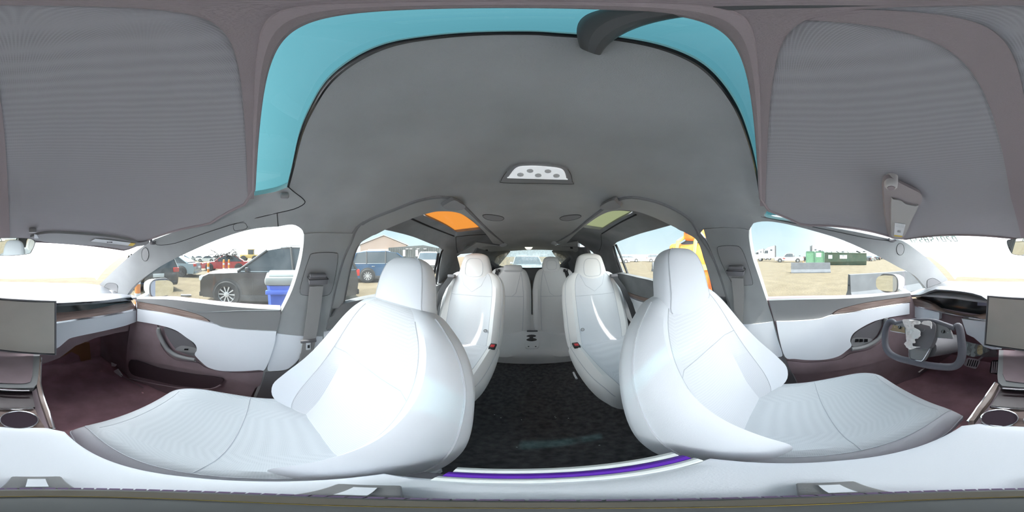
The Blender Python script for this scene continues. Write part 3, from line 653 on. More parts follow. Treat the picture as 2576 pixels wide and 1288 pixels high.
# dash top: cowl -> band -> lip, full width
COW = [(2376, 706), (2420, 708), (2500, 708), (2576, 709), (2616, 709), (2700, 711), (2790, 713), (2826, 717)]
BND = [(2335, 724), (2372, 719), (2473, 724), (2576, 727), (2640, 730), (2740, 735), (2876, 738)]
cw_ = E(COW, -1.14); bn_ = E(BND, -.98)
pad = MB().loft([[a, (a*.5+b*.5)+Vector((0, 0, .006)), b, b+Vector((0, 0, -.04)), a+Vector((0, 0, -.04))] for a, b in zip(cw_, bn_)]).build('rear_pad', M['pad'], dash)
LIP = [(2284, 741), (2330, 741), (2400, 746), (2470, 756), (2576, 762), (2660, 766), (2720, 762), (2800, 758), (2860, 754), (2920, 748)]
lp_ = E(LIP, -.80)
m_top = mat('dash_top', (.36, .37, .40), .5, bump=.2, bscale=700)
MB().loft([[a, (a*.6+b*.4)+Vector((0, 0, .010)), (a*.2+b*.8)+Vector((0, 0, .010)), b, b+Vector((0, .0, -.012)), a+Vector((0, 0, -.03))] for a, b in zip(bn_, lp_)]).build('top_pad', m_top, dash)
def pe(P, y=-.80): return E([(a+2576 if a < 1000 else a, b) for a, b in P], y)
# passenger side strips (columns 142..343)
lipT = pe([(120, 764), (200, 760), (260, 756), (330, 747)]); lipB = pe([(120, 771), (200, 767), (260, 763), (335, 755)], -.80)
rows_loft('lip', lipT, lipB, M['pad'], .04)
ventB = pe([(120, 791), (200, 785), (250, 778), (290, 768), (338, 763)], -.80)
rows_loft('vent_slot', [p+Vector((0, -.03, 0)) for p in lipB], [p+Vector((0, -.02, 0)) for p in ventB], M['black'], .03)
woodB = pe([(120, 811), (142, 809), (200, 800), (300, 785), (343, 775)], -.79)
rows_loft('wood_strip', [p+Vector((0, -.02, 0)) for p in ventB], woodB, M['wood'], .03)
chB = pe([(120, 815), (142, 813), (200, 804), (300, 789), (345, 779)], -.79)
rows_loft('chrome_strip', [p+Vector((0, .004, 0)) for p in woodB], [p+Vector((0, .004, 0)) for p in chB], M['chrome'], .02)
wB = [(100, 893), (140, 878), (155, 868), (170, 855), (183, 849), (220, 841), (280, 828), (346, 808)]
wT = [(100, 818), (142, 814), (200, 805), (300, 790), (346, 779)]
flat('leather_panel', [onY(a, b, -.79) for a, b in crv([(x, y) for x, y in wT]+[(x, y) for x, y in reversed(wB)], 2, False)], M['white'], dash, .04, res=.05)
# under-dash, passenger
flat('knee_panel', [onY(a, b, -.86) for a, b in [(60, 860), (140, 852), (183, 842), (280, 815), (330, 800), (335, 830), (290, 838), (240, 850), (190, 870), (150, 900), (60, 930)]], M['mauve'], dash, .06)
MB().box((-.36, -1.03, -.42), (.66, .44, .10), bev=.03).build('glovebox', M['mauve'], dash)
MB().box((.36, -1.05, -.40), (.66, .40, .12), bev=.03).build('under_panel', M['mauve'], dash)
patch_amber = flat('amber_panel', [onY(a, b, -1.26) for a, b in [(150, 878), (200, 862), (225, 862), (232, 928), (210, 928), (200, 895), (180, 885), (150, 900)]], mat('amber_felt', (.30, .15, .07), .9), dash, .01)
# driver side
hood_ = [(2286, 742), (2316, 742), (2334, 734), (2351, 728), (2380, 729), (2420, 733), (2461, 740), (2476, 748), (2488, 757)]
hd2 = [(2286, 748), (2318, 746), (2336, 738), (2353, 732), (2380, 733), (2420, 737), (2460, 744), (2475, 752), (2488, 761)]
A_ = E(hood_, -.78); B_ = E(hd2, -.79); D_ = E(hood_, -.92)
MB().loft([[a, b, b+Vector((0, -.10, -.004)), d+Vector((0, 0, .01)), a*.5+d*.5+Vector((0, 0, .018))] for a, b, d in zip(A_, B_, D_)]).build('cluster_hood', M['pad'], dash)
def pd(P): return [(2100+x/4.294, 700+y/4.294) for x, y in P]
clus = flat('cluster_screen', [onY(a, b, -.86) for a, b in crv(pd([(870, 212), (960, 190), (1080, 130), (1200, 128), (1400, 148), (1560, 182), (1665, 245), (1665, 380), (1570, 408), (1400, 402), (1250, 365), (1150, 330), (1085, 290), (1020, 245)]), 3)], M['black'], dash, .01)
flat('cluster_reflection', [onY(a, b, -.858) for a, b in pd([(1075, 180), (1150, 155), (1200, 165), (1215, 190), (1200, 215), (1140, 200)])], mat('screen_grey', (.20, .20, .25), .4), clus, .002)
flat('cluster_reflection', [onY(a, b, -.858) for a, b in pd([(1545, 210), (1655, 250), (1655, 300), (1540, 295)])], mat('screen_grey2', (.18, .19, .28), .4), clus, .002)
wt_ = E(pd([(760, 225), (860, 225), (960, 245), (1060, 290), (1140, 345), (1300, 385), (1480, 420), (1640, 390)]), -.81); wb_ = E(pd([(752, 262), (900, 300), (1100, 345), (1300, 390), (1500, 425), (1700, 448)]), -.79)
rows_loft('wood_strip', wt_, wb_, M['wood'], .03)
ct_ = [p+Vector((0, .004, 0)) for p in wb_]; cb_ = [p+Vector((0, .004, 0)) for p in E(pd([(755, 270), (900, 312), (1100, 357), (1300, 402), (1500, 438), (1700, 462)]), -.79)]
rows_loft('chrome_strip', ct_, cb_, M['chrome'], .02)
flat('leather_panel', [onY(a, b, -.79) for a, b in pd([(752, 272), (900, 315), (1125, 368), (1130, 385), (1125, 448), (1000, 443), (900, 435), (840, 412), (780, 390)])], M['white'], dash, .03)
flat('missing_panel_gap', [onY(a, b, -.84) for a, b in pd([(1128, 370), (1400, 430), (1400, 480), (1128, 448)])], M['mauve'], dash, .02)
flat('leather_panel', [onY(a, b, -.79) for a, b in pd([(1370, 438), (1640, 470), (1740, 480), (1740, 752), (1800, 768), (1700, 768), (1610, 738), (1560, 690), (1500, 640), (1425, 605)])], M['white'], dash, .03)
# corner joints between dash and doors
for a, b, c, d in ((343, 753, 346, 778), (2287, 738, 2280, 765)):
    p0 = onY(a, b, -.79); p1_ = onY(c, d, -.785); MB().tube([p0, p0*.5+p1_*.5, p1_], .006, 8).build('corner_trim', M['chrome'], dash)
MB().tube([onY(2276, 745, -.80), onY(2300, 738, -.86), onY(2330, 728, -.95)], .006, 8).build('corner_trim', M['chrome'], dash)

# ------------------------------------------------------------------ centre screen
t = thing('center_screen', 'wide dark blank centre touchscreen tilted towards the driver', 'screen', onY(17, 800, -.66))
q_ = [(2485, 745), (2576, 752), (17+2576, 754), (2650, 757), (2716, 758), (2716, 893), (2650, 889), (2593, 884), (2540, 877), (2477, 868)]
def rc(P, y, r=5):
    return [onY(a, b, y) for a, b in P]
flat('bezel', rc(q_, -.64), M['black'], t, .012, res=.08)
sp = [(2488, 748), (2576, 755), (2650, 760), (2713, 761), (2713, 889), (2650, 886), (2593, 881), (2540, 874), (2480, 865)]
flat('display', rc(sp, -.638), M['screen'], t, .003, res=.08)
MB().tube([p+Vector((0, -.004, 0)) for p in rc(q_, -.64)], .005, 8, True).build('edge', M['plast_d'], t)
MB().box(onY(17, 830, -.70)+Vector((0, -.03, 0)), (.14, .10, .12), bev=.02).build('mount', M['plast_d'], t)

# ------------------------------------------------------------------ centre console
cons = thing('center_console', 'long centre console with walnut rails, cupholders and white padded armrest', 'console', (0, -.2, -1.03))
ZC = -.462
MB().box((.004, -.47, -.77), (.19, .92, .50), bev=.01).build('body', M['mauve'], cons)
MB().box((-.003, .005, -.75), (.21, .19, .56), bev=.015).build('rear_body', M['plast_d'], cons)
# phone tray
tp = [(2513, 880), (2509, 940), (2511, 960), (2520, 970), (2576, 975), (2640, 976), (2660, 975), (2669, 966), (2673, 940), (2676, 896), (2676, 880)]
tf = flat('tray_frame', [onZ(a, b, ZC+.004) for a, b in tp], M['plast'], cons, .02, nrm=(0, 0, 1))
ti = [(2524, 880), (2522, 940), (2530, 957), (2576, 963), (2640, 964), (2652, 960), (2657, 945), (2660, 896), (2660, 880)]
flat('charging_pad', [onZ(a, b, ZC+.008) for a, b in ti], M['mauve'], tf, .003, nrm=(0, 0, 1))
# wood rails
for P in ([(2664, 896), (2669, 972), (2676, 1000), (2690, 1040), (2702, 1074), (2711, 1076), (2700, 1040), (2686, 1000), (2677, 968), (2680, 896)], [(2512, 966), (2494, 1000), (2470, 1030), (2450, 1058), (2436, 1058), (2460, 1026), (2485, 990), (2505, 962)]):
    flat('wood_rail', [onZ(a, b, ZC+.002) for a, b in P], M['woody'], cons, .03, nrm=(0, 0, 1))
MB().tube([onZ(a, b, ZC) for a, b in [(2680, 900), (2678, 965), (2687, 1000), (2700, 1036), (2712, 1078)]], .0028, 6).build('chrome_edge', M['chrome'], cons)
MB().tube([onZ(a, b, ZC) for a, b in [(2503, 962), (2484, 990), (2458, 1026), (2434, 1060)]], .0028, 6).build('chrome_edge', M['chrome'], cons)
flat('bin', [onZ(a, b, ZC-.02) for a, b in [(2518, 978), (2656, 980), (2664, 1024), (2490, 1022)]], mat('bin_gloss', (.05, .03, .035), .25), cons, .01, nrm=(0, 0, 1))
for P in ([(2522, 976), (2576, 979), (2650, 982)], [(2494, 1023), (2576, 1029), (2660, 1027)]):
    MB().tube([onZ(a, b, ZC+.004) for a, b in P], .004, 8).build('chrome_bar', M['chrome'], cons)
cpd = [onZ(a, b, ZC) for a, b in [(2490, 1026), (2576, 1031), (2664, 1030), (2692, 1080), (2460, 1078)]]
cd_ = flat('cup_deck', cpd, M['wood'], cons, .012, nrm=(0, 0, 1))
for px_, py_, nm in ((2624, 1056, 0), (2514, 1052, 1)):
    c = onZ(px_, py_, ZC+.003); rr = .034
    MB().lathe([(rr-.001, -.06), (rr-.001, .0)], c, 'z', 24, cap=False).build('cupholder', M['plast_d'], cd_)
    MB().lathe([(.001, .0012), (rr, .0014)], c, 'z', 24).build('cup_well', mat('cup_dark', (.05, .035, .045), .9, spec=.1), cd_)
    MB().tube([c+Vector((math.cos(i*PI/16)*rr, math.sin(i*PI/16)*rr, .002)) for i in range(32)], .0018, 6, True).build('cup_ring', M['chrome'], cd_)
# armrest: crowned white cushion
secs = []
ay = lin(-.275, .088, 22)
for i, y in enumerate(ay):
    u = (y+.275)/.363; hw = (.098+.020*min(1, max(0, u)*1.6))*(max(.02, min(1, u/.07))**.5 if u < .07 else 1)*(max(.05, min(1, (1-u)/.05))**.25)
    zt = -.452-.02*(1-min(1, u/.08))**2-.008*(1-min(1, (1-u)/.06))**2; s2 = []
    for j in range(25):
        an = PI*j/24; c = math.cos(an); x = -.004+hw*math.copysign(abs(c)**.45, c); s2.append(Vector((x, y, zt-.03*(1-math.sin(an)**.35)-.004*(x/.1)**2)))
    s2 += [Vector((-.004-hw*.97, y, zt-.06)), Vector((-.004+hw*.97, y, zt-.06))]
    secs.append(s2)
arm = MB().loft(secs).build('armrest', M['white'], cons)
# chrome air-vent strip at the console's back edge
bx = [(x, .112-.25*x*x*4) for x in lin(-.085, .10, 14)]
m_vb = mat('vent_white', (.80, .84, .82), .25)
MB().tube([(x, .118-1.2*x*x, -.458) for x, y in bx], .0080, 8).build('vent_bar', m_vb, cons)
MB().tube([(x, .103-1.2*x*x, -.459) for x, y in bx], .0080, 8).build('vent_slot', M['purple'], cons)  # purple fringe along the chrome strip, put in as a coloured tube
MB().tube([(x, .090-1.2*x*x, -.459) for x, y in bx], .0070, 8).build('vent_lower_bar', m_vb, cons)

# ------------------------------------------------------------------ camera stand on the armrest
cs = thing('stand_base', 'round grey stand base with three slotted tabs on the white armrest', 'stand base', (-.035, -.014, -.452))
c0 = Vector((-.035, -.016, -.452))
prof = [(.001, .0), (.046, .0), (.047, .003), (.047, .010), (.044, .012), (.001, .012)]
MB().lathe(prof, c0, 'z', 48).build('disc', M['grey_base'], cs)
kn = MB()
for i in range(60):
    a = 2*PI*i/60; kn.box(c0+Vector((.0478*math.cos(a), .0478*math.sin(a), .006)), (.004, .0042, .010), Matrix.Rotation(a, 3, 'Z'))
kn.build('knurling', M['blue_rim'], cs)
MB().lathe([(.024, .0120), (.024, .0135), (.042, .0135), (.042, .012)], c0, 'z', 40, cap=False).build('inner_ring', M['brown_base'], cs)
MB().tube([c0+Vector((.026*math.cos(i*PI/16), .026*math.sin(i*PI/16), .0138)) for i in range(32)], .0006, 6, True).build('gold_line', mat('gold_line', (.7, .5, .08), .3, 1), cs)
for az in (186, -46, 93):
    a = math.radians(az); d = Vector((math.sin(a), math.cos(a), 0)); rt = Matrix.Rotation(-a, 3, 'Z')
    tb = MB().box(c0+d*.060+Vector((0, 0, .004)), (.030, .045, .006), rt, .003).build('tab', M['plast'], cs)
    MB().box(c0+d*.064+Vector((0, 0, .0075)), (.010, .022, .002), rt).build('slot', M['white'], tb)

# ------------------------------------------------------------------ steering yoke
yk = thing('steering_yoke', 'dark leather steering yoke with torn airbag cover at its hub', 'steering wheel', (.37, -.46, -.55))
P0 = Vector((.37, -.46, -.375)); NY = Vector((-.12, .86, .50)).normalized()
def yz(x, y): return (2196+x/7.575, 780+y/7.575)
def yp(x, y, o_=0): a, b = yz(x, y); return onP(a, b, P0+NY*o_, NY)
rim = [yp(x, y) for x, y in crv([(465, 300), (400, 232), (320, 225), (250, 330), (230, 520), (245, 700), (330, 830), (500, 920), (700, 970), (950, 1030), (1200, 1070), (1480, 1085), (1620, 1030), (1690, 900), (1700, 720), (1680, 520), (1660, 380), (1620, 300), (1540, 320)], 4, False)]
MB().tube(rim, [.007+.008*min(1, min(i, len(rim)-1-i)/5) for i in range(len(rim))], 14).build('rim', M['yoke'], yk)
MB().tube([yp(x, y) for x, y in crv([(440, 260), (600, 225), (850, 200), (1150, 215), (1350, 275), (1560, 350)], 5, False)], .011, 10).build('upper_rim', M['yoke'], yk)
def yflat(nm, P, m, par_, o_, th, c=True, n=3, bulge=0): return flat(nm, [yp(x, y, o_) for x, y in (crv(P, n) if c else P)], m, par_, th, nrm=NY, bulge=bulge, res=.03)
yflat('spoke', [(330, 400, 1), (390, 270), (480, 225, 1), (620, 215), (640, 450, 1), (480, 420)], M['plast'], yk, .008, .02)
yflat('spoke', [(1130, 225, 1), (1320, 280), (1450, 370), (1520, 530, 1), (1330, 525), (1180, 515, 1)], M['plast'], yk, .008, .02)
yflat('lower_spoke', [(680, 700, 1), (690, 900), (730, 950), (930, 975, 1), (1000, 900), (1150, 560, 1), (1100, 500), (700, 500, 1)], M['plast'], yk, .006, .02)
MB().tube([yp(x, y, .009) for x, y in [(685, 730), (690, 900), (730, 945), (830, 965), (925, 972), (960, 945), (1070, 760), (1155, 560), (1190, 525), (1300, 530), (1520, 545)]], .0016, 6).build('chrome_line', M['chrome'], yk)
MB().tube([yp(x, y, .009) for x, y in [(330, 395), (450, 420), (610, 445)]], .0016, 6).build('chrome_line', M['chrome'], yk)
yflat('bronze_inlay', [(335, 385, 1), (385, 280, 1), (460, 300), (600, 330, 1), (610, 435, 1)], mat('bronze', (.25, .20, .13), .4, .4), yk, .0095, .003)
yflat('hub', [(640, 250), (760, 205), (1000, 195), (1150, 235), (1190, 330), (1175, 500), (1110, 670), (1040, 730), (800, 735), (680, 680), (645, 500)], M['plast_d'], yk, .022, .03, bulge=.004)
for a, b in ((512, 328), (1342, 412)):
    c = yp(a, b, .012); rt = NY.to_track_quat('Z', 'Y').to_matrix(); MB().lathe([(.0001, 0), (.0075, 0), (.0075, .004), (.0001, .005)], c, 'z', 16, rt).build('scroll_wheel', M['black'], yk)
    MB().box(c+NY*.004, (.003, .012, .006), rt, .001).build('scroll_ridge', M['plast'], yk)
for a, b in ((415, 326), (1425, 430)): MB().box(yp(a, b, .010), (.006, .001, .001)).build('button_mark', M['label'], yk)
MB().tube([P0-NY*.02+Vector((0, 0, -.01)), P0-NY*.16+Vector((.0, -.1, -.03))], [.045, .055], 14).build('column', M['plast_d'], yk)
# crumpled torn airbag pieces
def crumple(name, P, m, parent, o_, amp, seed, fn=yp, res=.008):
    q3 = [fn(x, y, o_) for x, y in crv(P, 3)]; c = sum(q3, Vector())/len(q3); n_ = NY if fn is yp else (C0-c).normalized()
    ux = n_.orthogonal().normalized(); uy = n_.cross(ux); o2 = [((p-c).dot(ux), (p-c).dot(uy)) for p in q3]
    vo, fs = tri(o2, [], res)
    def h(v): return amp*(.6+abs(noise.noise(Vector((v.x*60, v.y*60, seed))))*1.6+.5*noise.noise(Vector((v.x*150, v.y*150, seed))))
    t_ = [c+ux*v.x+uy*v.y+n_*h(v) for v in vo]; b_ = [x-n_*.002 for x in t_]
    v, f = sheet(vo, fs, t_, b_); return obj(name, v, f, m, parent)
ab = thing('torn_airbag', 'crumpled pinkish-white torn airbag fabric on the steering yoke hub', 'airbag', yp(760, 450, .02))
crumple('fabric', [(585, 200), (640, 180), (760, 190), (900, 215), (915, 275), (810, 285), (800, 330), (850, 360), (910, 400), (915, 490), (870, 545), (820, 560), (825, 630), (790, 640), (800, 690), (930, 705), (840, 720), (740, 755), (690, 730), (635, 670), (650, 600), (660, 400), (610, 270)], M['paper'], ab, .030, .010, 1.0)
crumple('fold', [(720, 380), (860, 370), (915, 410), (900, 500), (820, 550), (740, 480)], mat('silver_lining', (.75, .76, .75), .45, bump=.5, bscale=80), ab, .036, .010, 5.0)
crumple('fold', [(935, 265), (960, 220), (1030, 205), (1110, 215), (1128, 290), (1115, 360), (1090, 310), (1020, 290)], M['paper'], ab, .032, .004, 2.0)
MB().tube([yp(x, y, .034) for x, y in crv([(910, 400), (950, 410), (980, 385), (988, 355)], 3, False)], .0008, 5).build('thread', M['plast'], ab)
# foam scraps under the dash, wires
def dy(x, y, o_=0): a, b = yz(x, y); return onY(a, b, -.86+o_)
ab2 = thing('knee_airbag', 'deflated grey and cream knee airbag hanging under the driver dash', 'airbag', dy(1950, 750))
crumple('fabric', [(1740, 610), (1900, 630), (2080, 670), (2180, 730), (2230, 780), (2150, 810), (2020, 870), (1900, 885), (1800, 850), (1720, 820)], mat('grey_airbag', (.36, .38, .38), .9, bump=.5, bscale=50), ab2, 0, .03, 3.0, dy, .02)
crumple('cream_flap', [(2000, 680), (2080, 670), (2090, 760), (2080, 840), (2000, 840), (1985, 760)], M['foam'], ab2, .03, .02, 4.0, dy, .02)
crumple('cream_flap', [(1380, 740), (1440, 690), (1510, 665), (1560, 625), (1590, 640), (1600, 735), (1550, 700), (1500, 740), (1400, 815)], M['foam'], ab2, .03, .015, 6.0, dy, .02)
kb = MB()
for r_ in range(4):
    for c_ in range(6): kb.box(dy(2060+c_*50+(r_ % 2)*22, 765+r_*34, -.06), (.028, .01, .018), bev=.002)
kb.build('ribbed_bracket', M['plast'], ab2)
k = thing('cream_strip', 'torn cream strip lying on the driver footwell below the yoke', 'debris', onZ(2317, 930, -.95))
MB().loft([[onZ(a, b, -.95), onZ(a+4, b+1, -.95), onZ(a+4, b+1, -.956), onZ(a, b, -.956)] for a, b in ((2323, 924), (2319, 928), (2313, 933), (2309, 936))]).build('strip', M['paper'], k)
# pedals
def pp(x, y, yy=-1.02): a, b = yz(x, y); return onY(a, b, yy)
pd1 = thing('brake_pedal', 'steel brake pedal with five dark rubber bars', 'pedal', pp(1885, 1020))
flat('plate', [pp(x, y) for x, y in crv([(1790, 925), (1900, 935), (2010, 958), (2032, 1000), (1985, 1090), (1950, 1118), (1850, 1095), (1745, 1055), (1740, 1010), (1770, 975)], 3)], M['steel'], pd1, .012)
for i in range(5):
    x = 1825+i*42; flat('rubber_bar', [pp(a, b, -1.017) for a, b in ((x, 940+i*7), (x+16, 942+i*7), (x-22, 1062+i*6), (x-40, 1058+i*6))], M['rubber'], pd1, .004)
MB().tube([pp(1990, 970, -1.04), pp(2100, 880, -1.10)], .008, 8).build('arm', M['steel'], pd1)
pd2 = thing('accelerator_pedal', 'steel accelerator pedal half hidden by the console', 'pedal', pp(2300, 1090))
flat('plate', [pp(x, y) for x, y in crv([(2260, 980), (2340, 975), (2390, 985), (2390, 1215), (2300, 1210), (2225, 1190), (2240, 1060)], 3)], M['rubber'], pd2, .012)
for i in range(3):
    x = 2262+i*40; flat('steel_bar', [pp(a, b, -1.015) for a, b in ((x+10, 985), (x+28, 985), (x+15, 1200), (x-14, 1195))], M['steel'], pd2, .004)
# torn trim in passenger footwell
k = thing('torn_sill_piece', 'small white torn piece at the passenger footwell door edge', 'debris', onX(290, 930, -.66))
def pl_(x, y): return (x/4.294, 700+y/4.294)
for P in ([(1200, 910), (1255, 935), (1240, 955), (1205, 950)], [(1228, 1000), (1270, 978), (1320, 1050), (1300, 1078), (1260, 1060)]):
    flat('shard', [onX(*pl_(x, y), -.70) for x, y in P], M['label'], k, .006)
MB().tube([onX(*pl_(x, y), -.70) for x, y in [(1310, 1050), (1390, 1095), (1460, 1135), (1546, 1180)]], .004, 6).build('edge_wire', M['mauve'], k)

# ------------------------------------------------------------------ visors, mirror, stickers
rv = thing('rear_view_mirror', 'frameless interior rear-view mirror under the windscreen top', 'mirror', onY(20, 615, -.62))
vz = lambda P: [onY(a, b, -.60) for a, b in P]
mp_ = crv([(2529, 606), (2545, 600), (2593, 598), (2640, 600), (2657, 603), (2663, 612), (2655, 632), (2645, 640), (2593, 644), (2550, 641), (2538, 632)], 3)
tw = lambda p, o_: Vector((p.x, p.y-.20*(p.x-.01)+.07*(p.z-.03)+o_, p.z))
flat('housing', [tw(p, -.004) for p in vz(mp_)], M['plast_d'], rv, .03)
# glass turned a little to the driver
gq = vz([(AX_+(x-2596)*.975, 621+(y-621)*.94) for x, y in mp_ for AX_ in (2596,)])
mn = Vector((.12, .99, -.02)).normalized()
flat('glass', [tw(p, .001) for p in gq], M['mirror'], rv, .002)
MB().box(onY(2596, 612, -.66), (.03, .07, .025), bev=.006).build('bracket', M['plast_d'], rv)
# passenger visor (flat, folded under the shade front edge)
v1 = thing('sun_visor', 'narrow folded sun visor along the windscreen top on the passenger side', 'sun visor', S(220, 600, .03))
P = [(75, 598, 1), (100, 590), (140, 587), (230, 592), (300, 600), (345, 610), (372, 606, 1), (368, 616), (335, 621), (300, 620), (200, 616), (110, 608)]
patch('flap', P, M['plast'], v1, .022, .012, res=.04)
patch('warning_label', [(228, 607, 1), (239, 601, 1), (329, 611, 1), (322, 618, 1)], M['label'], v1, .026, .002, cur=False, res=.04)
patch('yellow_strip', [(329, 611.3, 1), (341, 613, 1), (334, 619, 1), (322, 618, 1)], M['yellow'], v1, .0262, .002, cur=False, res=.04)
for a in (269, 273, 277, 280): patch('print_mark', [(a, 608, 1), (a+2.5, 608, 1), (a+2.5, 611, 1), (a, 611, 1)], M['ink'], v1, .0275, .0005, cur=False, res=.04)
k = MB(); p = S(82, 580, .02); k.box(p, (.03, .02, .018), bev=.004); k.build('pivot', M['plast'], v1)
patch('hinge_tab', [(86, 590, 1), (93, 592, 1), (97, 600, 1), (86, 600, 1)], M['label'], v1, .024, .003, cur=False, res=.04)
# driver visor: swung down, hanging
v2 = thing('sun_visor', 'sun visor with a warning label swung out over the driver window', 'sun visor', onR(2245, 460, .60))
def vq(P): return [(2180+x/6.44, 420+y/6.44)+tuple(r) for x, y, *r in P]
patch('flap', vq([(285, 250), (400, 180), (560, 270), (760, 370), (870, 430), (905, 500), (880, 590), (820, 680), (720, 900), (620, 1120), (590, 1165), (440, 1165), (370, 1110), (320, 850), (290, 560)]), M['visor'], v2, .030, .016, res=.03)
patch('mirror_cover', vq([(405, 545), (440, 530), (560, 550), (640, 605), (790, 635), (840, 640), (720, 880), (600, 1130), (420, 1130), (405, 1000)]), mat('visor_light', (.42, .41, .40), .9, bump=.2), v2, .036, .006, res=.03)
patch('warning_label', vq([(460, 905, 1), (632, 932, 1), (580, 1125, 1), (448, 1108, 1)]), M['label'], v2, .038, .002, cur=False, res=.02)
patch('yellow_strip', vq([(452, 1100, 1), (584, 1118, 1), (574, 1138, 1), (446, 1122, 1)]), M['yellow'], v2, .0385, .002, cur=False, res=.02)
for i in range(4): line('print_mark', vq([(500, 1032+i*8), (552, 1036+i*8)]), .0006, M['ink'], v2, .0388, cur=False)
for i in range(3): line('print_mark', vq([(475, 925+i*18), (610, 945+i*18)]), .0002, M['ink'], v2, .0384, cur=False)
c = S(2180+400/6.44, 420+250/6.44, .030); dn_ = (C0-c); dn_ = Vector((-.1, .1, -1)).normalized(); rt = dn_.to_track_quat('Z', 'Y').to_matrix()
MB().lathe([(.017, -.02), (.0175, 0), (.016, .014), (.013, .018), (.0001, .018)], c, 'z', 20, rt).build('pivot_knob', mat('knob', (.55, .52, .50), .4), v2)
MB().lathe([(.010, .018), (.010, .020), (.0001, .020)], c, 'z', 20, rt).build('pivot_cap', M['border'], v2)
line('latch', vq([(360, 1165), (390, 1195), (470, 1190)]), .006, M['plast_d'], v2, .02)
# sticker strip with mirrored lettering on the windscreen
st = thing('windscreen_sticker', 'pale strip with mirrored 02015855F lettering at the windscreen top corner', 'sticker', roofpt(.45, -.80, -.02))
m_stk = glass('sticker_film', (.60, .68, .64), .15, (.8, .9, .86))
patch('film', [(2272, 592, 1), (2276, 597, 1), (2291, 610, 1), (2330, 607, 1), (2412, 600, 1), (2420, 590, 1)], m_stk, st, -.022, .001, cur=False, res=.05)
def glyphs():
    bx_ = {'F': [(0, 0, 0, 1), (0, 1, .8, 1), (0, .5, .6, .5)], '5': [(.8, 1, 0, 1), (0, 1, 0, .55), (0, .55, .75, .5), (.75, .5, .75, .05), (.75, .05, 0, 0)],
           '8': [(0, 0, .8, 0), (.8, 0, .8, 1), (.8, 1, 0, 1), (0, 1, 0, 0), (0, .5, .8, .5)], '1': [(.4, 0, .4, 1)], '0': [(0, 0, .8, 0), (.8, 0, .8, 1), (.8, 1, 0, 1), (0, 1, 0, 0)],
           '2': [(0, 1, .8, 1), (.8, 1, .75, .55), (.75, .55, 0, 0), (0, 0, .8, 0)]}
    gm = mat('sticker_ink', (.16, .20, .19), .8)
    for i, ch in enumerate('02015855F'):
        k = MB(); x0 = 2402-i*14.2
        for (a, b, c, d) in bx_[ch]:
            def pt(u, v): X = x0-u*10; Y = 606.5-v*11.5+i*.42; return S(X-(1-v)*-7, Y, -.0205)
            p, q = pt(a, b), pt(c, d); k.tube([p, (p+q)/2, q], .0026, 4)
        k.build('digit' if ch != 'F' else 'letter', gm, st)
glyphs()
# ================================================================== SEATS
def sgnp(c, p): return math.copysign(abs(c)**p, c)
def back_secs(cx, path, n=32, lean=None):
    """path rows: (y, z, half width, front thickness, back thickness, bolster, shift)"""
    out = []
    for i, r in enumerate(path):
        a = path[max(0, i-1)]; b = path[min(len(path)-1, i+1)]
        t_ = Vector((0, b[0]-a[0], b[1]-a[1])).normalized(); nf = Vector((0, -t_.z, t_.y))       # towards the front of the car
        s2 = []
        for j in range(n):
            an = 2*PI*j/n; c, s_ = math.cos(an), math.sin(an); u = r[2]*sgnp(c, .75)
            q = abs(u)/r[2]
            v = (r[3]*sgnp(s_, .55)+r[5]*math.exp(-((q-.80)/.17)**2)*min(1, s_*3)-.012*(1-q)*min(1, r[5]*20)) if s_ > 0 else r[4]*sgnp(s_, .55)
            s2.append(Vector((cx+r[6]+u, r[0], r[1]))+nf*v)
        out.append(s2)
    return out
def dens(path, k=4):
    out = []
    for i in range(len(path)-1):
        p = [path[max(0, i-1)], path[i], path[i+1], path[min(len(path)-1, i+2)]]
        for s_ in range(k):
            t = s_/k; out.append(tuple(.5*((2*p[1][c])+(-p[0][c]+p[2][c])*t+(2*p[0][c]-5*p[1][c]+4*p[2][c]-p[3][c])*t*t+(-p[0][c]+3*p[1][c]-3*p[2][c]+p[3][c])*t**3) for c in range(len(p[1]))))
    out.append(tuple(path[-1])); return out
def surf_fn(secs, j): return [s_[j] for s_ in secs]
def seat_shell(nm, secs, mw, mp, parent, uj):
    """uj: section indices whose faces take the panel material"""
    n = len(secs[0]); mb = MB().loft(secs); fm = []
    for i in range(len(secs)-1):
        for j in range(n): fm.append(1 if (j in uj and 3 < i < len(secs)-4) else 0)
    fm += [0, 0]
    return obj(nm, mb.v, mb.f, mw, parent, mats=[mw, mp], fmat=fm)
def seam(secs, j, i0, i1, parent, r=.0014, off=.0005):
    pts = []
    for i in range(i0, i1):
        c = sum(secs[i], Vector())/len(secs[i]); p = secs[i][j]; pts.append(p+(p-c).normalized()*off)
    MB().tube(pts, r, 5).build('seam', M['seam'], parent)
def cross_seam(secs, i, j0, j1, parent, r=.0013):
    MB().tube([secs[i][j]+(secs[i][j]-sum(secs[i], Vector())/len(secs[i])).normalized()*.0004 for j in range(j0, j1+1)], r, 5).build('seam', M['seam'], parent)
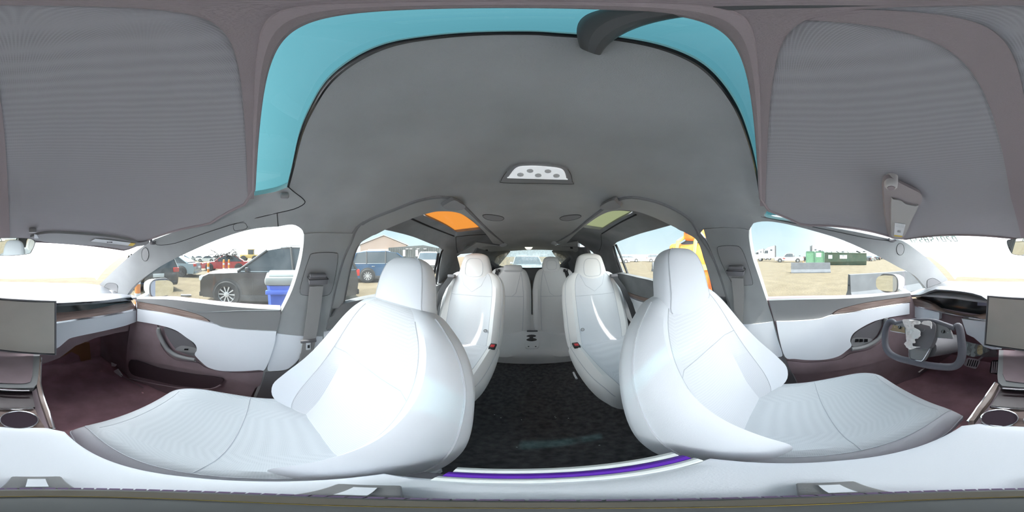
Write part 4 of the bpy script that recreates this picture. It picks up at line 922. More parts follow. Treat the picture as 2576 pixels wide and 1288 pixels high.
def front_seat(sx, dy_, dz, label, db=0, hy=0):
    s_ = sx; cx = .37 if s_ > 0 else -.355
    t = thing('front_seat', label, 'seat', (cx, .0+dy_, -1.03), group=None)
    P = dens([(.04, -.72, .14, .03, .03, .00, 0), (.06, -.70, .20, .05, .05, .02, 0), (.10, -.64, .228, .055, .055, .11, 0), (.14, -.55, .238, .055, .055, .15, 0), (.17, -.46, .240, .055, .055, .13, 0),
              (.20, -.36, .236, .052, .055, .085, 0), (.232, -.26, .226, .050, .052, .045, 0), (.255, -.19, .200, .047, .05, .025, 0), (.270, -.142, .160, .044, .046, .012, 0), (.278, -.115, .120, .036, .04, 0, 0), (.283, -.100, .05, .02, .02, 0, 0)])
    P = [(a+dy_+db, b+dz, c+db*.3*min(1, max(0, (-.1-b)*4)), d, e_, f, g_) for a, b, c, d, e_, f, g_ in P]
    sb = back_secs(cx, P); bk = seat_shell('backrest', sb, M['white'], M['perf'], t, set(range(5, 11)))
    for j in (5, 11): seam(sb, j, 6, 34, bk)
    for j in (1, 15): seam(sb, j, 5, 36, bk, .0022)
    cross_seam(sb, 22, 5, 11, bk)
    H = dens([(.262, -.165, .08, .03, .03, 0, 0), (.266, -.145, .116, .040, .040, 0, 0), (.274, -.10, .108, .043, .042, 0, 0), (.285, -.05, .100, .043, .042, 0, 0), (.296, -.012, .086, .041, .040, 0, 0), (.301, .006, .070, .035, .034, 0, 0), (.304, .018, .046, .025, .024, 0, 0), (.305, .023, .015, .01, .01, 0, 0)])
    H = [(a+dy_+db*.5+hy, b+dz, c, d, e_, f, g_) for a, b, c, d, e_, f, g_ in H]
    if sx < 0: H = [r[:2]+(r[2]*.94,)+r[3:] for r in H]
    sh = back_secs(cx, H); hd = seat_shell('headrest', sh, M['white'], M['white'], t, set())
    for j in (3, 13): seam(sh, j, 3, 26, hd, .0015)
    # cushion: sections run back -> front ; rows (y, z, hw, top, bottom, bolster, shift)
    C = [(.14, -.695, .20, .03, .05, .0, 0), (.12, -.685, .232, .055, .07, .02, 0), (.04, -.682, .238, .06, .08, .034, 0), (-.08, -.672, .238, .062, .09, .034, 0), (-.18, -.655, .234, .064, .10, .030, 0),
         (-.27, -.636, .222, .064, .11, .026, -.006), (-.33, -.630, .206, .060, .10, .014, -.014), (-.372, -.645, .190, .045, .08, .004, -.018), (-.388, -.668, .14, .02, .04, 0, -.018)]
    C = dens([(a+dy_, b+dz, c, d, e_, f, g_*s_) for a, b, c, d, e_, f, g_ in C])
    sc_ = []
    for r in C:
        s2 = []
        for j in range(32):
            an = 2*PI*j/32; c, v = math.cos(an), math.sin(an); u = r[2]*sgnp(c, .6); q = abs(u)/r[2]
            z = (r[3]*sgnp(v, .62)+r[5]*math.exp(-((q-.76)/.17)**2)*min(1, v*3)) if v > 0 else r[4]*.7*sgnp(v, .9)
            s2.append(Vector((cx+r[6]+u*(1-.10*max(0, -v)), r[0], r[1]+z)))
        sc_.append(s2)
    cu = seat_shell('cushion', sc_, M['white'], M['perfc'], t, set(range(4, 12)))
    for j in (4, 12): seam(sc_, j, 3, 30, cu)
    for j in (1, 15): seam(sc_, j, 3, 30, cu, .0016)
    cross_seam(sc_, 13, 4, 12, cu); cross_seam(sc_, 24, 5, 11, cu)
    MB().box((cx, -.06+dy_, -.88), (.36, .36, .28), bev=.02).build('seat_base', M['plast_d'], t)
    bs = MB().box((.108*s_, .015+dy_, -.60+dz), (.018, .07, .05), bev=.004).build('buckle', M['plast_d'], t)
    MB().box((.108*s_, .015+dy_, -.572+dz), (.012, .03, .006), bev=.001).build('release_button', M['red'], bs)
    return t
front_seat(1, 0, 0, 'white leather driver seat with ribbed cushion facing the steering yoke', .030)
front_seat(-1, .035, -.028, 'white leather front passenger seat lit by the windscreen', 0, .022)

def rear_seat(cx, y0, zt, label, group, side):
    """second-row captain seat; y0 = backrest base"""
    t = thing('captain_seat', label, 'seat', (cx, y0-.3, -1.03), group=group)
    P = dens([(y0-.02, -.68, .16, .03, .03, 0, 0), (y0, -.66, .215, .05, .05, .02, 0), (y0+.04, -.56, .232, .055, .05, .05, 0), (y0+.09, -.42, .236, .055, .05, .05, 0), (y0+.13, -.30, .236, .052, .05, .035, 0),
              (y0+.16, -.21, .222, .050, .05, .02, 0), (y0+.18, -.155, .185, .046, .048, .01, 0), (y0+.19, -.128, .130, .040, .04, 0, 0), (y0+.193, -.118, .06, .02, .02, 0, 0)])
    sb = back_secs(cx, P); bk = seat_shell('backrest', sb, M['white2'], M['perf'], t, set(range(5, 11)))
    for j in (5, 11): seam(sb, j, 5, 26, bk, .002)
    for j in (2, 14): seam(sb, j, 5, 28, bk, .0018)
    cross_seam(sb, 16, 5, 11, bk, .0018); cross_seam(sb, 5, 5, 11, bk, .003)
    # V-shaped yoke seams under the head restraint
    MB().tube([sb[i][j] for i, j in ((27, 5), (23, 6), (19, 7), (17, 8), (19, 9), (23, 10), (27, 11))], .0018, 5).build('seam', M['seam'], bk)
    H = dens([(y0+.160, -.235, .07, .03, .03, 0, 0), (y0+.166, -.205, .118, .044, .042, 0, 0), (y0+.180, -.15, .132, .049, .042, 0, 0), (y0+.188, -.11, .125, .050, .044, 0, 0), (y0+.198, -.06, .113, .048, .044, 0, 0), (y0+.206, -.015, .098, .044, .04, 0, 0), (y0+.210, .003, .081, .036, .032, 0, 0), (y0+.212, .014, .052, .024, .02, 0, 0), (y0+.213, .019, .018, .01, .01, 0, 0)])
    sh = back_secs(cx, H); hd = seat_shell('headrest', sh, M['white2'], M['white2'], t, set())
    c_ = sh[13]; pts = [Vector((cx+.068*sgnp(math.cos(a), .6)*(1-.12*math.sin(a)), 0, -.085+.068*sgnp(math.sin(a), .6))) for a in lin(0, 2*PI, 25)[:-1]]
    for p in pts:
        k = (p.z+.155)/.17; p.y = y0+.178+.032*k-.049
    MB().tube(pts, .0014, 5, True).build('seam', M['seam'], hd)
    C = [(y0+.02, -.69, .20, .03, .05, .0, 0), (y0-.02, -.67, .225, .05, .10, .02, 0), (y0-.15, -.665, .232, .055, .14, .04, 0), (y0-.30, -.66, .232, .056, .16, .04, 0), (y0-.40, -.66, .225, .058, .18, .025, 0),
         (y0-.46, -.675, .205, .056, .18, .01, 0), (y0-.495, -.71, .18, .045, .15, 0, 0), (y0-.505, -.74, .13, .02, .08, 0, 0)]
    sc_ = []
    for r in dens(C):
        s2 = []
        for j in range(32):
            an = 2*PI*j/32; c, v = math.cos(an), math.sin(an); u = r[2]*sgnp(c, .6); q = abs(u)/r[2]
            z = (r[3]*sgnp(v, .5)+r[5]*math.exp(-((q-.82)/.15)**2)*min(1, v*3)) if v > 0 else r[4]*sgnp(v, .6)
            s2.append(Vector((cx+u*(1 if v > 0 else 1-.12*abs(v)), r[0], r[1]+z)))
        sc_.append(s2)
    cu = seat_shell('cushion', sc_, M['white2'], M['perf'], t, set(range(5, 11)))
    for j in (5, 11): seam(sc_, j, 3, 24, cu, .0018)
    for j in (2, 14): seam(sc_, j, 3, 25, cu, .0018)
    MB().box((cx, y0-.18, -.93), (.20, .34, .22), bev=.03).build('pedestal', M['plast_d'], t)
    # inner buckle on the bolster top
    bx_ = cx-side*.195; q = Vector((bx_, y0-.085, -.583))
    bk2 = MB().box(q, (.040, .060, .016), bev=.006).build('buckle', M['black'], t)
    MB().box(q+Vector((0, -.004, .006)), (.024, .030, .010), bev=.003).build('release_button', M['red'], bk2)
    tg = MB().lathe([(.001, 0), (.012, 0), (.012, .003), (.001, .003)], (cx-side*.135, y0-.022, -.50), 'y', 16).build('isofix_button', M['label'], t)
    MB().tube([Vector((cx-side*.135, y0-.026, -.50))+Vector((.011*math.cos(a), 0, .011*math.sin(a))) for a in lin(0, 2*PI, 17)[:-1]], .0014, 5, True).build('ring', M['ink'], tg)
    # shoulder belt over the outer bolster
    xo = cx+side*.20
    MB().box((cx+side*.165, y0+.105, -.155), (.060, .03, .028), bev=.006).build('belt_guide', M['plast_d'], t)
    s2 = []
    for a, b, c in ((cx+side*.160, y0+.080, -.160), (cx+side*.195, y0+.020, -.24), (cx+side*.225, y0-.035, -.36), (cx+side*.245, y0-.07, -.48), (cx+side*.26, y0-.09, -.62)):
        s2.append([Vector((a-.024, b, c)), Vector((a+.024, b+.006, c)), Vector((a+.024, b+.009, c)), Vector((a-.024, b+.003, c))])
    MB().loft(s2).build('webbing', M['beltd'], t)
    return t
rear_seat(-.435, 1.00, 0, 'white second-row captain seat on the passenger side with a black shoulder belt', 'second-row captain seats', -1)
rear_seat(.435, 1.00, 0, 'white second-row captain seat on the driver side with a black shoulder belt', 'second-row captain seats', 1)
k = thing('recline_lever', 'small chrome lever low on the driver-side captain seat', 'lever', onX(1448, 945, .20))
MB().tube([onX(1443, 937, .20), onX(1446, 944, .195), onX(1451, 953, .195)], .006, 8).build('lever', M['steel'], k)

# third row bench
t3 = thing('third_row_bench', 'white third-row bench with two backrests and a central cupholder', 'bench seat', (0, 1.7, -1.03))
secs = []
for x in lin(-.60, .60, 41):
    e_ = min(1, (.60-abs(x))/.05)**.4 if abs(x) < .60 else .2
    dip = -.040*math.exp(-((abs(x)-.30)/.15)**4)
    zz = -.835+dip; yf = 1.295
    s2 = [Vector((x, 1.80, -1.02)), Vector((x, 1.80, zz)), Vector((x, 1.70, zz+.004)), Vector((x, 1.58, zz)), Vector((x, 1.44, zz)), Vector((x, yf+.045, zz-.006)), Vector((x, yf+.014, zz-.03)), Vector((x, yf, zz-.065)), Vector((x, yf+.008, -.95)), Vector((x, yf+.02, -1.025))]
    secs.append(s2)
MB().loft(secs).build('cushion', M['white2'], t3)
for sx in (-1, 1):
    cx = .27*sx
    P = dens([(1.70, -.90, .20, .04, .04, 0, 0), (1.72, -.84, .262, .05, .05, .01, 0), (1.78, -.64, .270, .05, .05, .03, 0), (1.855, -.42, .268, .05, .05, .03, 0), (1.91, -.26, .238, .048, .05, .02, 0), (1.955, -.18, .195, .044, .045, .01, 0), (1.965, -.152, .13, .035, .035, 0, 0), (1.97, -.142, .05, .02, .02, 0, 0)])
    sb = back_secs(cx, P); bk = seat_shell('backrest', sb, M['white2'], M['white2'], t3, set())
    for j in (5, 11): seam(sb, j, 4, 22, bk, .0025)
    cross_seam(sb, 11, 5, 11, bk, .0022)
    xx = .262*sx; z0 = -.20
    V_ = [Vector((cx-.13, 0, -.20)), Vector((cx-.07, 0, -.42)), Vector((cx-.02, 0, -.455)), Vector((cx+.05, 0, -.455)), Vector((cx+.09, 0, -.42)), Vector((cx+.14, 0, -.20))]
    for p in V_: p.y = 1.72+(p.z+.84)*.335-.054
    MB().tube(V_, .0018, 5).build('seam', M['seam'], bk)
# head restraints (left one folded)
H = dens([(1.93, -.20, .06, .03, .03, 0, 0), (1.935, -.185, .095, .045, .04, 0, 0), (1.945, -.14, .11, .05, .045, 0, 0), (1.955, -.09, .104, .05, .045, 0, 0), (1.962, -.045, .09, .045, .04, 0, 0), (1.966, -.022, .068, .035, .03, 0, 0), (1.968, -.010, .035, .02, .02, 0, 0)])
sh = back_secs(.232, H); hd = seat_shell('headrest', sh, M['white2'], M['white2'], t3, set())
pts = [Vector((.232+.058*sgnp(math.cos(a), .6), 1.892+.02*math.sin(a), -.105+.055*sgnp(math.sin(a), .6))) for a in lin(0, 2*PI, 25)[:-1]]
MB().tube(pts, .0016, 5, True).build('seam', M['seam'], hd)
H = dens([(1.90, -.19, .08, .03, .03, 0, 0), (1.905, -.18, .105, .05, .04, 0, 0), (1.91, -.155, .112, .058, .05, 0, 0), (1.915, -.13, .108, .055, .05, 0, 0), (1.92, -.115, .095, .04, .04, 0, 0), (1.922, -.108, .05, .02, .02, 0, 0)])
sh = back_secs(-.222, H); hd = seat_shell('headrest', sh, M['white2'], M['white2'], t3, set())
# central armrest strap, hinge and cupholder tray
MB().box((0, 1.725, -.75), (.095, .03, .19), Matrix.Rotation(-.34, 3, 'X'), .010).build('center_strap', M['white2'], t3)
MB().tube([(-.052, 1.68, -.83), (-.052, 1.732, -.68), (-.036, 1.74, -.66), (0, 1.744, -.65), (.036, 1.74, -.66), (.052, 1.732, -.68), (.052, 1.68, -.83)], .004, 6).build('strap_gap', M['black'], t3)
MB().tube([(0, 1.744, -.65), (0, 1.81, -.46), (.0, 1.87, -.28)], .004, 6).build('backrest_gap', M['black'], t3)
MB().box((0, 1.668, -.828), (.11, .02, .012), bev=.003).build('hinge', M['ink'], t3)
pt = flat('cup_tray', [onZ(1270+x/9.2, 780+y/9.2, -.828) for x, y in crv([(450, 590), (520, 560), (700, 555), (780, 590), (795, 700), (785, 820), (740, 868), (510, 880), (470, 800), (450, 690)], 3)], M['white2'], t3, .012, nrm=(0, 0, 1))
for P in ([(500, 600), (560, 572), (670, 570), (722, 595), (700, 615), (660, 620), (660, 650), (700, 655), (742, 685), (700, 708), (620, 718), (540, 710), (498, 688), (530, 662), (568, 650), (568, 622), (525, 615)],):
    flat('cupholder', [onZ(1270+x/9.2, 780+y/9.2, -.826) for x, y in crv(P, 2)], M['black'], pt, .004, nrm=(0, 0, 1))
for x in (550, 715): flat('latch_slot', [onZ(1270+a/9.2, 780+b/9.2, -.826) for a, b in ((x-16, 834), (x+16, 832), (x+14, 848), (x-16, 850))], M['black'], pt, .003, nrm=(0, 0, 1))
for sx, nm in ((-1, 0), (1, 1)):
    MB().box((sx*(.40 if sx < 0 else .40), 1.90, -.175), (.055, .03, .035), bev=.006).build('belt_guide', M['black'], t3)
    s2 = [[Vector((sx*.40+dx-.022, y, z)), Vector((sx*.40+dx+.022, y, z)), Vector((sx*.40+dx+.022, y+.003, z)), Vector((sx*.40+dx-.022, y+.003, z))] for dx, y, z in ((0, 1.885, -.17), (.02*sx, 1.86, -.25), (.05*sx, 1.82, -.40))]
    MB().loft(s2).build('webbing', M['beltd'], t3)
# crumbs on the rear carpet
k = MB()
for a, b in ((1244, 1043), (1260, 1051), (1300, 1125), (1396, 1048), (1398, 1051), (1508, 1120), (1312, 1056), (1430, 1052), (1340, 960), (1460, 1180)):
    p = onZ(a, b, -1.028); k.box(p, (.005, .003, .002), Matrix.Rotation(a, 3, 'Z'))
o = k.build('carpet_crumbs', M['label']); tag(o, 'pale crumbs scattered over the black rear carpet', 'crumbs', kind='stuff')
# ================================================================== OUTSIDE
PM = {}
def paint(nm, c, m_=0.0, r=.25):
    if nm not in PM: PM[nm] = mat('paint_'+nm, c, r, m_, coat=.6)
    return PM[nm]
m_cg = mat('car_glass', (.045, .055, .065), .06, spec=.6)
m_tl = mat('tail_light', (.55, .03, .02), .25)
m_hl = mat('head_light', (.75, .78, .80), .15)
m_tyre = mat('tyre', (.035, .035, .036), .85)
m_rim = mat('alloy', (.55, .55, .56), .35, .1)
m_rimd = mat('alloy_dark', (.10, .10, .11), .4, .5)
m_clad = mat('cladding', (.05, .05, .052), .7)
def wheel(car, x, y, r, wd_, spokes=10, rim=None, out=1):
    w = MB().lathe([(r*.62, -wd_/2), (r*.93, -wd_/2), (r, -wd_*.3), (r, wd_*.3), (r*.93, wd_/2), (r*.62, wd_/2)], (x, y, r), 'x', 28, cap=False).build('wheel', m_tyre, car)
    k = MB(); k.lathe([(r*.20, -.005), (r*.20, .02), (r*.02, .03)], (x+out*wd_*.38, y, r), 'x', 16)
    for i in range(spokes):
        a = 2*PI*i/spokes; d = Vector((0, math.cos(a), math.sin(a))); tt = Vector((0, -math.sin(a), math.cos(a)))
        o = Vector((x+out*wd_*.42, y, r)); a1, a2 = o+d*r*.12, o+d*r*.66; e1 = Vector((out*.015, 0, 0))
        k.add([a1-tt*r*.035, a1+tt*r*.035, a2+tt*r*.055, a2-tt*r*.055, a1-tt*r*.035-e1, a1+tt*r*.035-e1, a2+tt*r*.055-e1, a2-tt*r*.055-e1], [(0, 1, 2, 3), (4, 5, 6, 7), (0, 1, 5, 4), (1, 2, 6, 5), (2, 3, 7, 6), (3, 0, 4, 7)])
    k.build('rim', rim or m_rim, w)
    MB().lathe([(r*.60, 0), (r*.66, .02), (r*.66, -.02)], (x+out*wd_*.40, y, r), 'x', 28, cap=False).build('rim_lip', rim or m_rim, w)
    MB().lathe([(r*.60, -.02), (r*.60, .0), (r*.01, .0)], (x+out*wd_*.24, y, r), 'x', 20).build('brake_disc', M['plast_d'], w)
def car(nm, label, pm, L_, W_, H_, kind, loc, rot, rim=None, spokes=10, cat='car', group=None, clad=False, wr=None, full=True):
    """nose towards local -Y; side profile lofted across the width"""
    t = thing(nm, label, cat, (0, 0, 0), group=group, local=True)
    h = L_/2
    if kind == 'suv': belt = .60*H_; roof = [(-.25, belt), (-.08, H_*.945), (.04, H_), (.28, H_*.99), (.42, H_*.94), (.475, belt+.02)]; nose = [(-.5, .30), (-.5, H_*.42), (-.48, H_*.52), (-.44, H_*.57), (-.26, belt)]; tail = [(.485, belt), (.50, H_*.40), (.49, .30)]
    elif kind == 'sedan': belt = .62*H_; roof = [(-.20, belt), (-.04, H_*.96), (.08, H_), (.20, H_*.985), (.38, belt+.07)]; nose = [(-.5, .26), (-.5, H_*.38), (-.48, H_*.48), (-.44, H_*.53), (-.22, belt)]; tail = [(.48, belt+.02), (.50, H_*.42), (.49, .28)]
    else: belt = .60*H_; roof = [(-.20, belt), (-.09, H_*.98), (.0, H_), (.12, H_*.99), (.15, belt)]; nose = [(-.5, .45), (-.5, H_*.46), (-.485, H_*.56), (-.44, H_*.60), (-.22, belt)]; tail = [(.49, belt), (.50, H_*.40), (.49, .45)]
    zb = .20 if kind != 'pickup' else .42
    # body: profile points swept between sides
    prof = [(-.48, zb)]+nose+tail+[(.48, zb)]
    wn = 9; xs_ = [-1, -.97, -.88, -.5, 0, .5, .88, .97, 1]; secs = []
    P2 = []
    for i in range(len(prof)):
        P2.append(prof[i])
    ys_ = [p[0]*L_ for p in P2]; zs_ = [p[1] for p in P2]
    for x in xs_:
        s2 = []
        for y, z in zip(ys_, zs_):
            ex = abs(x)
            yy = y*(1-.035*(ex**6)) if abs(y) > .4*L_ else y
            zz = z-(.035 if z > .5*belt else 0)*ex**6 + (.03 if z < .3 else 0)*ex**8
            s2.append(Vector((x*W_/2*(1-.0*ex), yy, zz)))
        secs.append(s2)
    MB().loft(secs).build('body', pm, t)
    # greenhouse
    rp = [(a*L_, b) for a, b in roof]; secs = []
    for x in (-1, -.985, -.93, -.5, 0, .5, .93, .985, 1):
        s2 = []
        for y, z in rp:
            k = (z-belt)/(H_-belt); wx = W_/2*(.96-.17*max(0, k)); s2.append(Vector((x*wx, y*(1-.0*abs(x)), z-.03*max(0, k)*abs(x)**6)))
        s2 += [Vector((x*W_/2*.96, rp[-1][0], belt-.03)), Vector((x*W_/2*.96, rp[0][0], belt-.03))]
        secs.append(s2)
    MB().loft(secs).build('cabin', m_cg, t)
    # roof skin and pillars
    k = MB(); secs = []
    for x in (-1, -.93, -.5, 0, .5, .93, 1):
        s2 = [Vector((x*W_/2*.80, y*L_, z+.012-.03*abs(x)**6)) for y, z in roof if z > H_*.93]; s2 += [p-Vector((0, 0, .035)) for p in reversed(s2)]
        secs.append(s2)
    MB().loft(secs).build('roof', pm, t)
    def at(y, k): return y
    def wall(y, k, sx): return Vector((sx*(W_/2*(.965-.17*k)+.004), y, belt+(H_-belt)*k))
    def roofk(y):
        for (a, b), (c, d) in zip(rp, rp[1:]):
            if a <= y <= c: return ((b+(d-b)*(y-a)/(c-a))-belt)/(H_-belt)
        return 0
    ends = [(rp[0][0], rp[1][0]), (rp[-1][0], rp[-2][0])]
    mids = [(.07*L_, .06*L_), (.30*L_, .30*L_)] if kind == 'suv' else [(.08*L_, .07*L_)] if kind == 'sedan' else [(.02*L_, .02*L_)]
    for sx in (-1, 1):
        for (y0_, y1_) in ends+mids:
            k1 = roofk(y1_)*.985; pts_ = [wall(y0_+(y1_-y0_)*q, k1*q, sx) for q in (0, .5, 1)]
            MB().tube(pts_, .032 if (y0_, y1_) in ends or kind == 'suv' else .025, 6).build('pillar', pm if (y0_, y1_) in ends else m_clad, t)
        MB().tube([Vector((sx*(W_/2*.965), y, belt+.005)) for y in (rp[0][0]+.1, 0, rp[-1][0])], .010, 5).build('window_trim', M['chrome'] if kind == 'suv' else m_clad, t)
        # mirror and handles
        MB().box((sx*(W_/2+.09), rp[0][0]+.28, belt+.06), (.17, .10, .12), bev=.03).build('side_mirror', pm, t)
        for y in ((.0, .22) if kind != 'pickup' else (-.02, .10)): MB().box((sx*(W_/2+.012), y*L_, belt-.14), (.02, .17, .025), bev=.006).build('door_handle', M['chrome'] if clad else pm, t)
        for y in (-.16, .075, .27) if kind != 'pickup' else (-.16, .02, .145): MB().box((sx*(W_/2+.001), y*L_, (belt+zb)/2+.04), (.004, .012, belt-zb-.18)).build('door_seam', m_clad, t)
        if clad: MB().box((sx*(W_/2), 0, zb+.08), (.03, L_*.62, .16), bev=.01).build('sill', m_clad, t)
    r = wr or (.34 if kind == 'sedan' else .36 if kind == 'suv' else .42)
    wy = (-.31*L_, .29*L_)
    for sx in (-1, 1):
        for y in wy:
            MB().lathe([(r*1.13, -.02), (r*1.13, .012), (r*.1, .012)], (sx*(W_/2-.004), y, r+.02), 'x', 28, None).build('wheel_arch', m_clad, t)
            wheel(t, sx*(W_/2-.055), y, r, .23, spokes, rim, sx)
        # lamps
        MB().box((sx*W_*.40, -.487*L_, H_*.46), (W_*.20, .12, H_*.075), Matrix.Rotation(sx*.25, 3, 'Z'), .02).build('headlight', m_hl, t)
        MB().box((sx*W_*.435, .487*L_, H_*.55), (W_*.14, .10, H_*.12), Matrix.Rotation(-sx*.25, 3, 'Z'), .02).build('tail_light', m_tl, t)
    MB().box((0, -.498*L_, H_*.30), (W_*.62, .05, H_*.16), bev=.02).build('grille', m_clad, t)
    MB().box((0, -.49*L_, zb+.08), (W_*.9, .10, .14), bev=.03).build('front_bumper', m_clad, t)
    MB().box((0, .49*L_, zb+.10), (W_*.9, .10, .16), bev=.03).build('rear_bumper', m_clad if clad else pm, t)
    MB().box((0, .502*L_, H_*.42), (.45, .02, .14), bev=.004).build('license_plate', M['label'], t)
    if kind == 'suv':
        for sx in (-1, 1): MB().tube([Vector((sx*W_*.37, y*L_, z)) for y, z in ((-.0, H_*.985), (.06, H_+.03), (.3, H_+.02), (.37, H_*.97))], .014, 6).build('roof_rail', M['steel'], t)
    if kind == 'pickup':
        MB().box((0, .325*L_, belt+.004), (W_*.84, L_*.31, .02)).build('bed_cover', m_clad, t)
        MB().box((0, .17*L_, belt+.18), (W_*.8, .05, .30), bev=.01).build('headache_rack', m_clad, t)
    t.location = Vector(loc); t.rotation_euler = (0, 0, rot); BASE[t.name] = Vector((0, 0, 0))
    return t
def polar(px, r, z=-HZ):
    a = (px-AX)/2576*2*PI; return Vector((CX+math.sin(a)*r, math.cos(a)*r, z))
# black SUV beside the passenger door: nose to the front of our car
esc = car('suv', 'dark grey crossover with bright spoked wheels parked beside the passenger side', paint('charcoal', (.045, .045, .048)), 4.5, 1.82, 1.63, 'suv', (-5.05, .20, -HZ), 0, spokes=10, clad=True)
car('sedan', 'silver-blue sedan with black steel rear wheel parked beyond the passenger mirror', paint('silver', (.30, .38, .43), .1), 4.55, 1.78, 1.46, 'sedan', polar(426, 12.0), math.radians(10), rim=m_rimd, spokes=12)
car('hatchback', 'black damaged hatchback seen from behind over the passenger mirror', paint('black', (.03, .035, .038)), 4.3, 1.78, 1.5, 'suv', polar(363, 8.3), math.radians(-30))
car('wrecked_coupe', 'crushed red wreck with a tangle of black wiring on its roof', paint('red', (.40, .045, .05)), 4.5, 1.8, 1.45, 'sedan', polar(568, 15.5), math.radians(8), rim=m_rimd)
car('crossover', 'blue crossover with silver multi-spoke wheels seen through the passenger-side rear glass', paint('blue', (.03, .08, .16)), 4.28, 1.78, 1.65, 'suv', polar(975, 9.4), math.radians(152), spokes=10, clad=True)
car('suv', 'white square-sided SUV behind the blue crossover', paint('white', (.75, .75, .75)), 4.7, 1.9, 1.78, 'suv', polar(1078, 15.0), math.radians(35), spokes=6)
car('sedan', 'car with a dark windscreen parked right behind, seen through the dusty rear window', paint('silver2', (.30, .33, .34), .3), 4.7, 1.85, 1.42, 'sedan', polar(1325, 11.0), math.radians(4))
car('sedan', 'white sedan by the yard fence beside a white wagon', paint('white', (.7, .7, .7)), 4.6, 1.8, 1.42, 'sedan', polar(1556, 33), math.radians(60), group='cars by the fence')
car('wagon', 'silver-white wagon by the yard fence with its side showing', paint('silver3', (.6, .62, .62)), 4.6, 1.8, 1.5, 'suv', polar(1584, 38), math.radians(60), group='cars by the fence')
car('suv', 'white SUV by the yard fence above the grey barrier', paint('white', (.7, .7, .7)), 4.6, 1.85, 1.75, 'suv', polar(1652, 38), math.radians(48), group='cars by the fence')
pk = car('pickup_truck', 'white crew-cab pickup with a red door sticker', paint('white', (.7, .7, .7)), 6.4, 2.05, 1.95, 'pickup', polar(1985, 36), math.radians(180), cat='truck', spokes=8)
MB().box((1.03, -1.1, .85), (.02, .55, .28)).build('door_sticker', mat('red_sticker', (.6, .12, .12), .5), pk)
MB().box((-1.03, -1.1, .85), (.02, .55, .28)).build('door_sticker', mat('red_sticker2', (.6, .12, .12), .5), pk)

def semi(label, loc, rot, s_=1.0):
    t = thing('semi_truck', label, 'truck', (0, 0, 0), local=True)
    wp = paint('white', (.7, .7, .7))
    prof = [(-4.2, .6), (-4.2, 1.3), (-3.9, 1.7), (-2.6, 2.0), (-2.1, 2.9), (-1.2, 3.6), (.3, 4.0), (.5, 4.0), (.5, .8), (-2.6, .8)]
    MB().prism([(-1.2, y, z) for y, z in prof], (2.4, 0, 0)).build('cab', wp, t)
    for sx in (-1.21, 1.21):
        MB().prism([(sx, y, z) for y, z in ((-2.2, 2.05), (-2.0, 2.8), (-1.2, 2.8), (-1.2, 2.05))], (.02 if sx > 0 else -.02, 0, 0)).build('side_window', m_cg, t)
        MB().box((sx, -.4, 2.9), (.03, .55, .4)).build('sleeper_window', m_cg, t)
        MB().tube([(sx*1.02, .62, .9), (sx*1.02, .62, 4.1)], .09, 8).build('exhaust_stack', m_clad, t)
        MB().box((sx*1.15, -2.3, 2.4), (.2, .12, .6), bev=.02).build('side_mirror', m_clad, t)
    MB().prism([(-1.1, -2.62, 2.05), (1.1, -2.62, 2.05), (1.1, -2.15, 2.85), (-1.1, -2.15, 2.85)], (0, -.03, .01)).build('windscreen', m_cg, t)
    MB().box((0, 1.9, .85), (.9, 3.2, .3)).build('chassis', m_clad, t)
    for sx in (-1, 1):
        for y in (-3.3, 1.3, 2.6): wheel(t, sx*1.0, y, .52, .35, 8, m_rim, sx)
    MB().box((0, -4.25, 1.1), (1.6, .1, .9), bev=.05).build('grille', M['chrome'], t)
    t.location = loc; t.rotation_euler = (0, 0, rot); t.scale = (s_,)*3; return t
semi('white semi truck with sloping roof at the far side of the yard behind the pickup', polar(1945, 43), math.radians(180), 1.0)
semi('white semi truck cab standing behind the green cabinets', polar(2046, 52), math.radians(0), 1.15)
semi('hazy white semi truck at the edge of the driver window', polar(1918, 56), math.radians(180), .95)

# barriers
conc = mat('concrete', (.13, .135, .15), .9, bump=.3, bscale=30, var=.10, vscale=3)
def barrier(label, a, b, h=.81):
    a = Vector(a); b = Vector(b); d = (b-a); d.z = 0; n_ = Vector((-d.y, d.x, 0)).normalized()
    pr = [(-.30, 0), (.30, 0), (.30, .08), (.14, .30), (.08, h), (-.08, h), (-.14, .30), (-.30, .08)]
    t = thing('concrete_barrier', label, 'barrier', a, group=None)
    MB().loft([[p+n_*x+Vector((0, 0, z)) for x, z in pr] for p in (a, a*.5+b*.5, b)]).build('block', conc, t, smooth=False)
    for s_ in (-1, 1):
        e_ = a if s_ < 0 else b; MB().box(e_+Vector((0, 0, h*.6)), (.05, .05, .03)).build('lifting_loop', M['rubber'], t)
    return t
barrier('long low concrete barrier in the yard before the green cabinets', polar(1990, 13.2), polar(2088, 13.6), .84)
barrier('tall concrete barrier close beside the driver mirror', polar(2136, 4.9), polar(2310, 6.6), .82)
barrier('small concrete barrier near the yard fence', polar(1641, 14.5), polar(1672, 14.9), .84)
